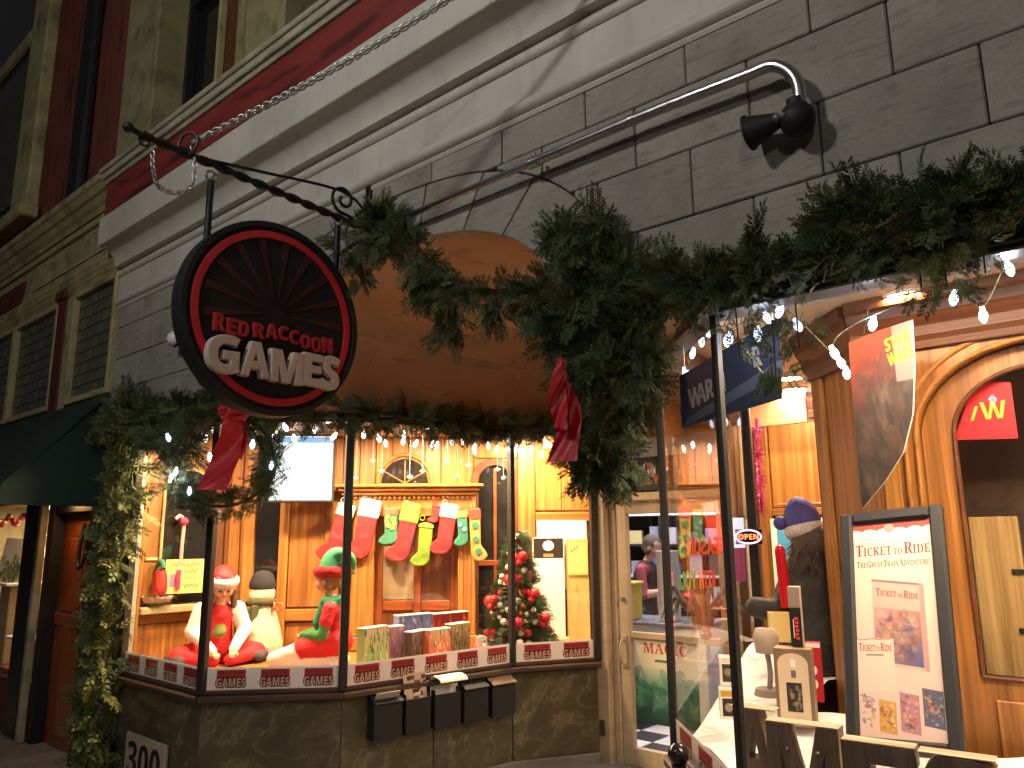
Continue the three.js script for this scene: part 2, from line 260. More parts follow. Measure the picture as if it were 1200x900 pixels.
// vault of the recessed entrance in sheets with open seams
{
  const n = 36, z1 = -5.42, secs = [[Z0 - .051, -3.35], [-3.352, -4.74], [-4.742, z1]], pp = []; const taper = z => z > -3.35 ? 1 : z > -4.75 ? 1 - .13 * (-3.35 - z) / 1.4 : .87 - .30 * (-4.75 - z) / .67;
  for (let i = 0; i <= n; i++) { const a = Math.PI * i / n, c = Math.cos(a), s = Math.sin(a); pp.push([XC + AW * Math.sign(c) * Math.pow(Math.abs(c), 2 / AN), LINT + ARISE * Math.pow(Math.max(0, s), 2 / AN)]); }
  for (const [za, zb] of secs) for (const [i0, i1] of [[0, 8], [8, 18], [18, 28], [28, 36]]) {
    const pos = [], uv = [], idx = []; let k = 0, len = 0;
    for (let i = i0; i <= i1; i++) { const sh = i === i0 && i0 ? .010 : i === i1 && i1 < n ? -.010 : 0, j = Math.max(0, Math.min(n, i + sh)), a = Math.floor(j), b = Math.min(n, a + 1), t = j - a; const x = pp[a][0] + (pp[b][0] - pp[a][0]) * t, y = pp[a][1] + (pp[b][1] - pp[a][1]) * t; if (i > i0) len += .12; pos.push(XC + (x - XC) * taper(za), y, za, XC + (x - XC) * taper(zb), y, zb); uv.push(len + i0, za, len + i0, zb); if (i < i1) { idx.push(k, k + 1, k + 2, k + 2, k + 1, k + 3); } k += 2; }
    const g = new THREE.BufferGeometry(); g.setAttribute('position', new THREE.Float32BufferAttribute(pos, 3)); g.setAttribute('uv', new THREE.Float32BufferAttribute(uv, 2)); g.setIndex(idx); g.computeVertexNormals();
    obj('vault_panel', g, M.vault, building);
  }
  // solid shell above so that nothing shines through the seams
  const sh = new THREE.BoxGeometry(2 * AW + .1, .05, 2.8); obj('vault_backing', uvm(sh.translate(XC, LINT + ARISE + .04, -4.05)), M.mortar, building);
  const tym = [[XC - AW, LINT - .08]]; for (let i = n; i >= 0; i--) tym.push(pp[i]); tym.push([XC + AW, LINT - .08]);
  obj('tympanum', uvm(extr(tym, .04)), M.vault, building, 0, 0, z1 - .05);
}
// ---------------------------------------------------------------- shop front
const PL = [[-6.25, -2.64], [-5.02, -2.64], [-4.40, -3.30], [-4.17, -4.75], [-3.80, -5.38]];
const PR = [[-2.50, -5.38], [-2.12, -4.75], [-1.95, -3.36], [-1.275, -2.64], [1.5, -2.64]];
const FL = PL.slice(1).map((q, i) => new Frame(PL[i], q)), FR = PR.slice(1).map((q, i) => new Frame(PR[i], q));
function bay(frames, heads) {
  frames.forEach((f, i) => {
    const L = f.len;
    obj('glass_pane', f.place(new THREE.PlaneGeometry(L - .01, LINT - .03 - SILL).translate(L / 2, (SILL + LINT - .03) / 2, 0)), M.glass, building);
    obj('window_head', f.place(bx(-.02, L + .02, LINT - .035, LINT + .05, -.05, .045, .006, true)), M.frame, building);
    obj('window_sill', f.place(bx(-.015, L + .015, SILL - .055, SILL - .012, -.10, .055, .010, true)), M.sill, building);
    obj('sill_bead', f.place(bx(.0, L, SILL - .012, SILL + .018, -.03, .018, .006, true)), M.sill, building);
    const nb = Math.max(1, Math.round(L / .95));
    for (let k = 0; k < nb; k++) obj('marble_slab', f.place(bx(L * k / nb + .003, L * (k + 1) / nb - .003, GY + .1, SILL - .058, -.06, .0, .003)), M.marble, building);
    obj('plinth', f.place(bx(-.004, L + .004, GY, GY + .097, -.06, .02, .006, true)), M.concrete, building);
    obj('bulkhead', f.place(bx(.01, L - .01, GY, SILL - .06, -.12, -.065, .002)), M.mortar, building);
  });
}
bay(FL); bay(FR);
function mullion(p, w, turn, y1 = LINT + .03, d = .03) { const m = obj('mullion', bx(-w / 2, w / 2, SILL - .01, y1, -d, d, .008), M.frame, building, p[0], 0, p[1]); m.rotation.y = turn; }
mullion([PL[0][0], PL[0][1]], .05, 0); mullion(PL[1], .055, .42); mullion(PL[2], .055, 1.1); mullion(PL[3], .045, 1.5); mullion(PL[4], .06, 1.05);
mullion(PR[0], .06, -1.05); mullion(PR[1], .045, -1.5); mullion(PR[2], .028, -1.1, LINT + .03, .02); mullion(PR[3], .034, -.4, LINT + .03, .018); mullion([.6, -2.64], .05, 0);
// flat soffits between glass heads and the vault, and the pier at the left end
obj('soffit', uvm(extr([[PL[0][0], 2.64], [PL[1][0], 2.64], [PL[2][0], 3.30], [PL[2][0] + .06, 3.3], [PL[2][0] + .06, 2.62], [XL, 2.62]], .03).rotateX(-Math.PI / 2).scale(1, 1, 1)), M.vault, building, 0, LINT - .001, 0);
obj('soffit', uvm(extr([[PR[3][0], 2.64], [PR[2][0], 3.36], [PR[2][0] - .06, 3.36], [PR[2][0] - .06, 2.62], [PR[3][0], 2.62]], .03).rotateX(-Math.PI / 2)), M.vault, building, 0, LINT - .001, 0);
obj('end_pier', bx(XL, PL[0][0] - .02, GY, LINT, -.10, .0, .01), M.stone[2], building, 0, 0, Z0);
obj('pier_lining', bx(XL, PL[0][0] - .03, FLOOR0, LINT, -.13, -.101, .004), M.wood[1], building, 0, 0, Z0);
obj('steel_lintel', bx(PR[3][0] - .1, 1.5, LINT - .014, LINT - .002, -.16, .03, .006, true), M.sill, building, 0, 0, Z0);
obj('steel_lintel', bx(PL[0][0] - .1, PL[1][0] + .1, LINT - .014, LINT - .002, -.16, .03, .006, true), M.sill, building, 0, 0, Z0);
// recess floor
struct('entrance_floor', bx(-5.0, -1.3, GY, GY + .02, -5.6, Z0, .004), M.concrete);
// back wall: jamb pilasters, door with transom
const ZD = -5.45;
{
  obj('door_jamb', bx(-3.86, -3.70, GY, LINT + .1, ZD - .12, ZD + .06, .012), M.beige, building);
  obj('door_jamb', bx(-3.70, -3.635, GY, LINT + .1, ZD - .12, ZD + .0, .01), M.beige, building);
  obj('door_jamb', bx(-2.60, -2.44, GY, LINT + .1, ZD - .12, ZD + .06, .012), M.beige, building);
  obj('transom_bar', bx(-3.66, -2.6, 1.86, 1.93, ZD - .1, ZD + .045, .012, true), M.beige, building);
  obj('transom_pane', new THREE.PlaneGeometry(1.06, .5).translate(-3.13, 2.18, ZD - .03), M.glass, building);
  const door = obj('door', [bx(-3.632, -3.53, GY + .02, 1.855, ZD - .06, ZD - .01, .006), bx(-2.73, -2.605, GY + .02, 1.855, ZD - .06, ZD - .01, .006), bx(-3.53, -2.73, 1.76, 1.855, ZD - .06, ZD - .01, .006, true), bx(-3.53, -2.73, GY + .02, GY + .16, ZD - .06, ZD - .01, .006, true), bx(-3.53, -2.73, .78, .83, ZD - .058, ZD - .012, .006, true)], M.beige, building);
  obj('door_pane', new THREE.PlaneGeometry(.8, 1.6).translate(-3.13, .96, ZD - .035), M.glass, door);
  obj('lock', [cyl(.018, .018, .02).rotateX(Math.PI / 2).translate(-3.585, 1.08, ZD + .0)], M.steel, door);
  obj('handle', [bx(-3.61, -3.56, .55, .80, ZD - .012, ZD + .004, .004), tube([V(-3.585, .58, ZD), V(-3.585, .60, ZD + .05), V(-3.585, .74, ZD + .05), V(-3.585, .77, ZD)], .01, 16)], M.beige, door);
  obj('mail_slot', bx(-3.80, -3.75, .02, .14, ZD + .06, ZD + .068, .003), M.sill, building);
}
// ================================================================ neighbouring building on the left
const nb = thing('neighbour_building', 'brick building with cream window surrounds, transom glazing and dark shop door', 'building');
{
  const xr = XL - .012, zn = -2.60;
  // storey above: brick with a cream window surround and a drain slot
  const zu = -2.62, at = (px, py) => onZ(px, py, zu);
  obj('brick_wall', bx(-20.0, xr, 4.75, 10.5, -.4, 0, .01), M.brick, nb, 0, 0, zu);
  const xw1 = at(53, 43).x, xw0 = at(66, 43).x;                       // cream surround
  const w = obj('upper_window', bx(-20, xw1, 5.35, 10.4, .0, .03, .004), M.darkglass, nb, 0, 0, zu);
  obj('surround', bx(xw1 - .02, xw0 + .12, 5.2, 10.4, .002, .14, .02), M.cream, w);
  obj('meeting_rail', bx(-20, xw1, 7.75, 7.92, .032, .09, .01, true), M.cream, w);
  obj('sill', bx(-20, xw0 + .25, 5.12, 5.28, .03, .22, .02, true), M.cream, w);
  obj('curtain', uvm(new THREE.PlaneGeometry(1.4, 1.7, 40, 1).translate(xw1 - .9, 6.45, .036)), std({ color: lin(.07, .065, .05), map: TX.fabric }), w);
  { const p = w.children[w.children.length - 1].geometry.attributes.position; for (let i = 0; i < p.count; i++) p.setZ(i, .045 + .012 * Math.sin(p.getX(i) * 34)); w.children[w.children.length - 1].geometry.computeVertexNormals(); }
  const xs0 = at(100, 120).x, xs1 = at(113, 120).x;
  obj('downpipe', bx(xs0, xs1, 4.8, 10.4, .003, .10, .03), M.black, nb, 0, 0, zu);
  // ledge cornice
  const S = (name, prof, mat, x0 = -14, x1 = xr) => obj(name, sweepX(prof, x0, x1), mat, nb, 0, 0, zn);
  S('ledge', [[-.1, 4.60], [.05, 4.60], [.07, 4.64], [.10, 4.66], [.13, 4.70], [.16, 4.71], [.19, 4.76], [.21, 4.77], [.21, 4.84], [-.1, 4.86]], M.cream);
  S('ledge_drip', [[-.1, 4.53], [.035, 4.53], [.04, 4.585], [-.1, 4.595]], M.cream);
  S('fascia_panel', [[-.1, 4.12], [.0, 4.12], [.0, 4.525], [-.1, 4.525]], M.cream);
  S('fascia_bead', [[-.1, 4.235], [.016, 4.235], [.016, 4.26], [-.1, 4.26]], M.cream, -9.2);
  S('fascia_reeding', [[-.1, 3.93], [.02, 3.93], [.03, 3.95], [.02, 3.965], [.035, 3.98], [.045, 4.0], [.035, 4.015], [.05, 4.03], [.06, 4.05], [.05, 4.07], [.065, 4.09], [.065, 4.115], [-.1, 4.118]], M.cream);
  // rounded dark red panel at the far left
  const rp = []; for (let i = 0; i <= 20; i++) { const a = -Math.PI / 2 * i / 20; rp.push([-9.45 - .0 + .0 - .75 * (1 - Math.cos(a)) , 4.42 + .42 * Math.sin(a)]); } rp.push([-13, 4.0], [-13, 4.42]);
  obj('red_panel', uvm(extr(rp, .02, .003)), M.maroon, nb, 0, 0, zn + .003);
  // transom lights of small glass tiles
  const tr = (x0, x1) => {
    const t = obj('transom_light', bx(x0, x1, 2.88, 3.90, -.06, -.04, .002), M.greyglass, nb, 0, 0, zn);
    const fr = [bx(x0, x0 + .05, 2.83, 3.93, -.04, .025, .006), bx(x1 - .05, x1, 2.83, 3.93, -.04, .025, .006), bx(x0 + .05, x1 - .05, 2.83, 2.885, -.04, .025, .006, true), bx(x0 + .05, x1 - .05, 3.875, 3.93, -.04, .025, .006, true)];
    ['stile', 'stile', 'rail', 'rail'].forEach((n, k) => obj(n, fr[k], M.cream, t));
    const nx = Math.max(1, Math.round((x1 - x0 - .1) / .105)), ny = 9, gw = (x1 - x0 - .1) / nx, gh = .99 / ny; const g0 = cbox(gw - .008, gh - .008, .012, .003);
    for (let i = 0; i < nx; i++) for (let j = 0; j < ny; j++) obj('glass_tile', g0, (i * 7 + j * 3) % 5 ? M.greyglass : M.tile2 || (M.tile2 = std({ color: lin(.14, .15, .15), map: TX.grime, roughness: .22 })), t, x0 + .05 + gw * (i + .5), 2.885 + gh * (j + .5), -.033);
  };
  tr(-7.90, xr - .02); tr(-9.6, -8.30); tr(-10.9, -9.61);
  obj('red_pilaster', bx(-8.27, -8.06, 2.75, 3.99, -.05, .03, .01), M.maroon, nb, 0, 0, zn);
  obj('pilaster_strip', bx(-8.058, -7.905, 2.80, 3.93, -.05, .015, .006), M.cream, nb, 0, 0, zn);
  obj('pilaster_cap', bx(-8.30, -8.03, 3.92, 4.02, -.04, .06, .012), M.maroon, nb, 0, 0, zn);
  // awning
  const aw = [[-.02, 2.82], [.0, 2.82], [.72, 2.02], [.72, 1.86], [.70, 1.86], [.70, 2.01], [-.02, 2.79]];
  obj('awning', sweepX(aw, -14, XL - .03), M.awning, nb, 0, 0, zn);
  obj('awning_end', uvm(extr([[0, 2.79], [.70, 2.01], [.70, 1.86], [0, 1.86]], .01).rotateY(-Math.PI / 2).translate(XL - .03, 0, zn)), M.awning, nb);
  // shop front below: dark posts, show window, set-back wooden door
  const P = (name, x0, x1, y0, y1, z0, z1, mat, par = nb) => obj(name, bx(x0, x1, y0, y1, z0, z1, .008), mat, par);
  P('post', -8.70, -8.36, GY, 2.0, -2.70, -2.62, M.frame); P('post', -8.19, -8.06, GY, 2.0, -2.78, -2.66, M.black); P('post', -8.27, -8.19, GY, 2.0, -2.66, -2.60, M.grey); P('post', -7.02, XL - .02, GY, 2.8, -2.9, -2.60, M.black);
  P('fascia_board', -14, XL - .02, 1.98, 2.85, -2.9, -2.66, M.black);
  P('bulkhead', -14, -8.62, GY, .28, -2.85, -2.66, M.maroon);
  obj('show_window', new THREE.PlaneGeometry(5.3, 1.75).translate(-11.25, 1.14, -2.70), M.glass, nb);
  
  P('head', -8.06, -7.02, 1.83, 1.98, -2.85, -2.67, M.black);
  const d = P('door', -8.06, -7.02, GY, 1.83, -2.82, -2.77, M.redwood);
  P('raised_panel', -7.92, -7.2, .95, 1.6, -2.768, -2.755, M.redwood, d); P('raised_panel', -7.92, -7.2, -.1, .8, -2.768, -2.755, M.redwood, d); P('rail', -8.05, -7.03, .82, .93, -2.768, -2.75, M.redwood, d);
  obj('pull', tube([V(-7.52, 1.74, -2.74), V(-7.50, 1.4, -2.71), V(-7.44, 1.34, -2.70), V(-7.38, 1.4, -2.71), V(-7.36, 1.74, -2.74)], .018, 24), M.black, d);
  P('side_wall', -7.02, -6.98, GY, 2.0, -3.4, -2.9, M.black); P('partition', -10.75, -10.7, GY, 2.0, -4.95, -2.72, M.cream); P('back_wall', -14, -8.25, GY, 2.0, -5.0, -4.95, M.cream); P('display_floor', -14, -8.26, .2, .28, -4.95, -2.72, M.redwood); P('display_ceiling', -14, -8.26, 1.98, 2.02, -4.95, -2.7, M.cream); P('display_side', -8.29, -8.26, .0, 2.0, -4.95, -2.86, M.cream);
}
{ const t = thing('door_lamp', 'small warm flush lamp above the neighbouring shop door', 'lamp', [-7.55, 1.979, -2.60]); obj('lens', bx(-.06, .06, -.02, .0, -.06, .06, .004), glow(1, .75, .45, 5), t); areaLight(-7.55, 1.95, -2.60, .12, .12, 0xffb878, 150, V(0, -.85, -.3)); }
{ // things in the neighbour's show window
  const pedestal = (x, z, h, label) => { const t = thing('display_stand', label, 'stand', [x, .28, z]); obj('top', bx(-.28, .28, h - .03, h, -.2, .2, .006), M.paper, t); obj('column', bx(-.16, .16, 0, h - .03, -.12, .12, .01), M.cardboard, t); return t; };
  pedestal(-9.15, -2.98, .34, 'low white-topped display stand in the neighbouring shop window'); pedestal(-9.95, -3.0, .85, 'tall white-topped display stand in the neighbouring shop window');
  const cardArt = k => print(128, 192, (c, w, h) => { c.fillStyle = ['#d9cfae', '#e6ddc8', '#cdb98e'][k]; c.fillRect(0, 0, w, h); for (let i = 0; i < 60; i++) { c.fillStyle = `rgba(${60 + 40 * hash(i, k, 1)},${80 + 50 * hash(i, k, 2)},${40},.55)`; c.fillRect(w * hash(i, k, 3), h * (.3 + .6 * hash(i, k, 4)), 4 + 12 * hash(i, k, 5), 14 + 30 * hash(i, k, 6)); } });
  [['picture_card', 'pale botanical card leaning on the low stand in the neighbouring window', -9.15, .62, -2.98, 0], ['picture_card', 'cream leaf print on the tall stand in the neighbouring window', -9.9, 1.13, -2.98, 1]].forEach(([n, l, x, y, z, k]) => { const m = card(n, .36, .48, .02, cardArt(k), M.paper); m.position.set(x, y + .235, z + .05); m.rotation.set(-.12, .5, 0); tag(m, l, 'card'); });
  const beads = thing('bead_garland', 'red glass bead garland along the top of the neighbouring window', 'garland', [0, 0, 0]);
  for (let i = 0; i < 26; i++) { const x = -8.75 - .07 * i; obj('bead', sph(.022 + .01 * hash(i, 1, 7), x, 1.80 + .05 * Math.sin(i * .9), -2.80 - .02 * hash(i, 2, 7), 8), i % 3 ? (M.bead ||= std({ color: lin(.55, .04, .02), roughness: .15 })) : (M.bead2 ||= std({ color: lin(.8, .3, .2), roughness: .15 })), beads); }
  obj('wire', tube([V(-8.7, 1.83, -2.80), V(-9.6, 1.81, -2.80), V(-10.6, 1.83, -2.80)], .004, 20), M.black, beads);
  const gl = thing('globe_lamp', 'small lit white globe lamp in the neighbouring shop window', 'lamp', [-8.95, 1.55, -3.0]);
  obj('globe', sph(.05), glow(1, .95, .85, 6), gl); obj('cord', rod(V(0, .05, 0), V(0, .42, 0), .005), M.black, gl);
  const gp = new THREE.PointLight(0xffe2bd, 1.2); gp.position.set(-8.95, 1.55, -3.0); gp.castShadow = true; gp.shadow.radius = 2.5; scene.add(gp);
  const ornament = thing('hanging_doll', 'small pink hanging ornament doll in the neighbouring window', 'ornament', [-9.0, 1.45, -2.95]);
  obj('body', new THREE.LatheGeometry([[0, 0], [.07, .01], [.06, .08], [.03, .16], [.035, .2], [.045, .24], [.035, .29], [0, .31]].map(p => new THREE.Vector2(...p)), 14), std({ color: lin(.7, .45, .36) }), ornament); obj('loop', rod(V(0, .3, 0), V(0, .5, 0), .003), M.black, ornament);
  ornament.position.set(-9.22, 1.4, -2.95);
  const cl = thing('ceiling_lamp', 'warm flush ceiling panel lamp in the neighbouring shop window', 'lamp', [-9.7, 1.97, -3.4]); obj('panel', bx(-.5, .5, -.03, .005, -.3, .3, .005), glow(1, .84, .62, 3), cl);
  areaLight(-9.7, 1.925, -3.4, 1, .6, 0xffd9a8, 22);
}
// ================================================================ hanging sign and its iron work
const BX = -3.36;
{
  const t = thing('sign_bracket', 'black wrought iron bracket with twisted bar, scroll and stay rod above the round sign', 'bracket', [BX, 0, Z0]);
  const a = V(0, 3.33, .0), b = V(0, 3.395, 1.31), g = [];
  for (const s of [0, 1]) { const pts = []; for (let i = 0; i <= 90; i++) { const k = i / 90, an = k * 42 + s * Math.PI; pts.push(a.clone().lerp(b, k).add(V(.011 * Math.cos(an), .011 * Math.sin(an), 0))); } g.push(tube(pts, .013, 180, 6)); }
  obj('twisted_bar', g, M.iron, t);
  obj('tip', [rod(b, V(0, 3.405, 1.36), .014), sph(.024, 0, 3.408, 1.375), new THREE.TorusGeometry(.022, .006, 6, 14).rotateY(Math.PI / 2).translate(0, 3.37, 1.30)], M.iron, t);
  obj('wall_bar', [bx(-.022, .022, 3.22, 3.60, .012, .035, .004), sph(.012, 0, 3.575, .036), sph(.012, 0, 3.26, .036)], M.iron, t);
  obj('stay_rod', tube([V(0, 3.38, 1.10), V(0, 3.44, .70), V(0, 3.50, .30), V(0, 3.50, .17), V(0, 3.46, .08), V(0, 3.38, .03)], .008, 50), M.iron, t);
  const sc = []; for (let i = 0; i <= 60; i++) { const k = i / 60, an = -1.2 + k * 8.2, r = .085 * (1 - k * .78); sc.push(V(0, 3.46 + r * Math.sin(an), .20 + r * Math.cos(an))); }
  obj('scroll', [tube([V(0, 3.345, .08), V(0, 3.37, .15), ...sc], .009, 90)], M.iron, t);
  obj('ring', new THREE.TorusGeometry(.055, .009, 8, 24).rotateY(.4).translate(0, 3.44, 1.10), std({ color: lin(.06, .02, .018), roughness: .5 }), t);
}
const SR = .487, SC = V(BX + .0, 2.675, -2.015);
{
  const t = thing('round_shop_sign', 'round black hanging sign with red rim and red and cream lettering', 'sign', [SC.x, SC.y, SC.z], Math.PI / 2);
  const body = obj('disc', cyl(SR, SR, .07, 96).rotateX(Math.PI / 2), std({ color: lin(.007, .005, .006), roughness: .85 }), t);
  const ring = (r0, r1, d) => { const s = new THREE.Shape(); s.absarc(0, 0, r1, 0, Math.PI * 2, false); const h = new THREE.Path(); h.absarc(0, 0, r0, 0, Math.PI * 2, true); s.holes.push(h); return new THREE.ExtrudeGeometry(s, { depth: d, bevelEnabled: true, bevelSize: .003, bevelThickness: .003, bevelSegments: 2, curveSegments: 96 }); };
  obj('edge_band', ring(SR - .018, SR + .006, .085).translate(0, 0, -.0425), M.black, t);
  obj('red_rim', ring(SR - .075, SR - .045, .008).translate(0, 0, .035), std({ color: lin(.50, .02, .026), roughness: .45 }), t);
  // dark red sunburst rays
  const rayM = std({ color: lin(.045, .007, .008), roughness: .6 }), rays = [];
  for (let i = 0; i < 11; i++) { const a = -.35 + i * (Math.PI + .7) / 10.5, w = .055, r0 = .05, r1 = SR - .10; rays.push(extr([[r0 * Math.cos(a), r0 * Math.sin(a)], [r1 * Math.cos(a - w), r1 * Math.sin(a - w)], [r1 * Math.cos(a + w), r1 * Math.sin(a + w)]], .003).translate(0, .02, .0355)); }
  rays.forEach(g => obj('ray', g, rayM, t));
  const letter = (ch, cx, cy, w, h, rot, mats, depth, grp) => {
    const g = new TextGeometry(ch, { font, size: 1, depth: .3, curveSegments: 6, bevelEnabled: true, bevelSize: .045, bevelThickness: .06, bevelSegments: 2 }); g.computeBoundingBox(); const b = g.boundingBox, sx = w / (b.max.x - b.min.x), sy = h / (b.max.y - b.min.y);
    g.translate(-(b.max.x + b.min.x) / 2, -(b.max.y + b.min.y) / 2, -b.min.z); g.scale(sx, sy, depth / .42); g.rotateZ(rot); const m = new THREE.Mesh(g, mats); m.name = 'letter'; m.position.set(cx, cy, .036); t.add(m); return m;
  };
  const redL = std({ color: lin(.40, .022, .024), roughness: .5 }), cream = std({ color: lin(.55, .45, .38), roughness: .6 }), creamSide = cream;
  const L1 = 'REDRACCOON'; const w1 = [.062, .055, .062, .066, .066, .060, .060, .064, .064, .066]; let x = -.335;
  for (let i = 0; i < L1.length; i++) { letter(L1[i], x + w1[i] / 2, -.085 - .012 * Math.sin(i), w1[i] * .96, .085 - .012 * Math.sin(i / 9 * Math.PI), 0, [redL, redL], .02); x += w1[i] + (i === 2 ? .018 : .003); }
  const L2 = 'GAMES', w2 = [.17, .165, .19, .115, .115], h2 = [.175, .165, .155, .16, .175]; x = -.37;
  for (let i = 0; i < 5; i++) { letter(L2[i], x + w2[i] / 2, -.238 - (i === 2 ? .01 : 0), w2[i] * .98, h2[i] * 1.06, [.03, .02, 0, -.02, -.03][i], [cream, creamSide], .045); x += w2[i] - .004; }
  for (const s of [-1, 1]) { const zz = s * .37, yy = Math.sqrt(SR * SR - zz * zz); const h = obj('hanger_strap', rod(V(zz, yy - .02, 0), V(zz, yy + .30, 0), .017), M.iron, t); obj('eye', new THREE.TorusGeometry(.026, .007, 8, 16).translate(zz, yy + .325, 0), M.steel, h); }
}
{ // chain from the bracket back to the wall out of frame
  const t = thing('steel_chain', 'bright steel chain running from the bracket ring along the red frieze', 'chain');
  const a = V(BX, 3.45, Z0 + 1.08), e = onZ(690, -112, Z0 + .30);
  const n = 84, link = new THREE.TorusGeometry(.0145, .0040, 6, 12).scale(1.75, 1, 1), d = e.clone().sub(a), L = d.length(), dir = d.clone().normalize();
  for (let i = 0; i < n; i++) { const k = (i + .5) / n, p = a.clone().addScaledVector(d, k); p.y -= .06 * Math.sin(Math.PI * k); const m = obj('link', link, M.steel, t, p.x, p.y, p.z); m.quaternion.setFromUnitVectors(V(1, 0, 0), dir); m.rotateX(i % 2 ? .6 : -.95); }
  const tail = [V(BX, 3.44, Z0 + 1.08), V(BX + .02, 3.34, Z0 + 1.07), V(BX + .02, 3.22, Z0 + 1.08), V(BX + .01, 3.165, Z0 + 1.15), V(BX, 3.18, Z0 + 1.22), V(BX, 3.25, Z0 + 1.25), V(BX, 3.33, Z0 + 1.26)], c = new THREE.CatmullRomCurve3(tail);
  for (let i = 0; i < 26; i++) { const k = (i + .5) / 26, p = c.getPoint(k), m = obj('link', link, M.steel, t, p.x, p.y, p.z); m.scale.setScalar(.7); m.quaternion.setFromUnitVectors(V(1, 0, 0), c.getTangent(k)); m.rotateX(i % 2 ? .6 : -.95); }
  obj('hook', [new THREE.TorusGeometry(.022, .009, 8, 16, 5).translate(a.x + .02, a.y, a.z), rod(a, a.clone().addScaledVector(dir, .10), .012)], M.steel, t);
}
{ // floodlight on a long pipe
  const t = thing('floodlight', 'black floodlight head on a long galvanised pipe arm along the stone wall', 'lamp');
  const zp = Z0 + .10, p = (px, py) => onZ(px, py, zp);
  const pts = [V(-3.05, p(485, 250).y - .0, zp), p(625, 190), p(760, 133), p(880, 86)], yb = p(905, 76);
  obj('pipe', [tube([pts[0], pts[1]], .0165, 10, 10), tube([pts[1], pts[2], pts[3], p(903, 77), p(922, 82), p(934, 96), p(938, 122)], 0.0225, 60, 12)], M.steel, t);
  obj('coupling', [rod(p(619, 193), p(631, 188), .027), sph(.010, ...p(626, 181).toArray())], M.steel, t); obj('pipe_clip', [rod(p(738, 142), p(745, 139), .026)], M.steel, t); obj('bracket_foot', bx(-.03, .03, -.03, .03, -.09, .0, .006), M.iron, t, pts[0].x, pts[0].y, zp);
  const h = p(934, 136);
  const head = obj('lamp_housing', [sph(.062, h.x, h.y - .012, h.z, 18), rod(V(h.x, h.y + .03, h.z), V(h.x, h.y + .062, h.z), .034)], M.black, t);
  const q = p(888, 144), dirn = q.clone().sub(h).normalize();
  obj('visor', [(() => { const g = cyl(.062, .026, .115, 24); g.rotateZ(Math.PI / 2 + .08).translate(h.x - .115, h.y + .0, h.z + .01); return g; })(), (() => { const g = cyl(.066, .066, .008, 24); g.rotateZ(Math.PI / 2 + .08).translate(h.x - .173, h.y - .004, h.z + .01); return g; })()], M.black, head);
  obj('knuckle', [sph(.016, h.x - .055, h.y - .005, h.z + .045, 10), sph(.013, h.x - .03, h.y - .008, h.z + .052, 10)], std({ color: lin(.2, .2, .2), roughness: .5, metalness: .6 }), head);
}
{ // small round wall lamp behind the sign, unlit
  const p = onZ(206, 397, Z0 + .1), t = thing('wall_lamp', 'small round white lamp on the grey wall beside the round sign', 'lamp', [p.x, p.y, Z0]);
  obj('globe', sph(.055, 0, 0, .11, 18), std({ color: lin(.75, .75, .78), roughness: .2 }), t); obj('rim', new THREE.TorusGeometry(.056, .009, 8, 24).translate(0, 0, .10), M.black, t); obj('base', cyl(.045, .045, .1).rotateX(Math.PI / 2).translate(0, 0, .06), M.black, t);
}
// ================================================================ evergreen garlands, wreath, ribbons
function sprigGeo(k) {
  const pos = []; const q = (ax, ay, az, dx, dy, dz, w) => { const nx = -dy, ny = dx, l = Math.hypot(nx, ny) || 1, px = nx / l * w, py = ny / l * w, mx = ax + dx * .45, my = ay + dy * .45, mz = az + dz * .45; pos.push(ax, ay, az, mx + px, my + py, mz + w * .4, ax + dx, ay + dy, az + dz, ax, ay, az, ax + dx, ay + dy, az + dz, mx - px, my - py, mz + w * .4); };
  q(0, 0, 0, .02, 1, .06, .016);
  const n = 8; for (let i = 0; i < n; i++) { const t = .10 + .86 * i / n; for (const s of [-1, 1]) { const a = .62 + .25 * hash(i, s + 2, k), L = (.40 - .24 * t) * (.8 + .4 * hash(i, s + 5, k)), dx = s * Math.sin(a) * L, dy = Math.cos(a) * L, dz = (hash(i, s + 8, k) - .5) * .18; q(.02 * t, t, .06 * t, dx, dy, dz, .022); for (const f of [.3, .55, .8]) for (const e of [-1, 1]) { const b = a * s + e * .65, l2 = L * .38 * (1.1 - f * .5); q(.02 * t + dx * f, t + dy * f, .06 * t + dz * f, Math.sin(b) * l2, Math.cos(b) * l2, (hash(i, e + 3, k + 7) - .5) * .08, .017); } } }
  const g = new THREE.BufferGeometry(); g.setAttribute('position', new THREE.Float32BufferAttribute(pos, 3)); g.computeVertexNormals(); return g;
}
function leafGeo() { const pos = []; for (let i = 0; i < 9; i++) { const t = .1 + .1 * i, s = i % 2 ? 1 : -1, a = s * (.7 + .3 * hash(i, 1, 3)), L = .26 * (1.1 - t * .4), dx = Math.sin(a) * L, dy = Math.cos(a) * L, w = .07, px = -Math.cos(a) * w, py = Math.sin(a) * w, z = .08 * (hash(i, 2, 3) - .5); pos.push(0, t, 0, dx * .5 + px, t + dy * .5 + py, z + .02, dx, t + dy, z, 0, t, 0, dx, t + dy, z, dx * .5 - px, t + dy * .5 - py, z + .02); } pos.push(-.012, 0, 0, .012, 0, 0, 0, 1, 0); const g = new THREE.BufferGeometry(); g.setAttribute('position', new THREE.Float32BufferAttribute(pos, 3)); g.computeVertexNormals(); return g; }
const SPRIG = [sprigGeo(1), sprigGeo(2)], LEAF = leafGeo();
const needle = std({ color: 0xffffff, roughness: .7 });
const cedar = [[.055, .086, .024], [.040, .068, .022], [.080, .105, .030], [.046, .076, .028], [.10, .09, .03]];
const golden = [[.10, .115, .025], [.06, .09, .022], [.14, .14, .035], [.045, .07, .02], [.08, .09, .02]];
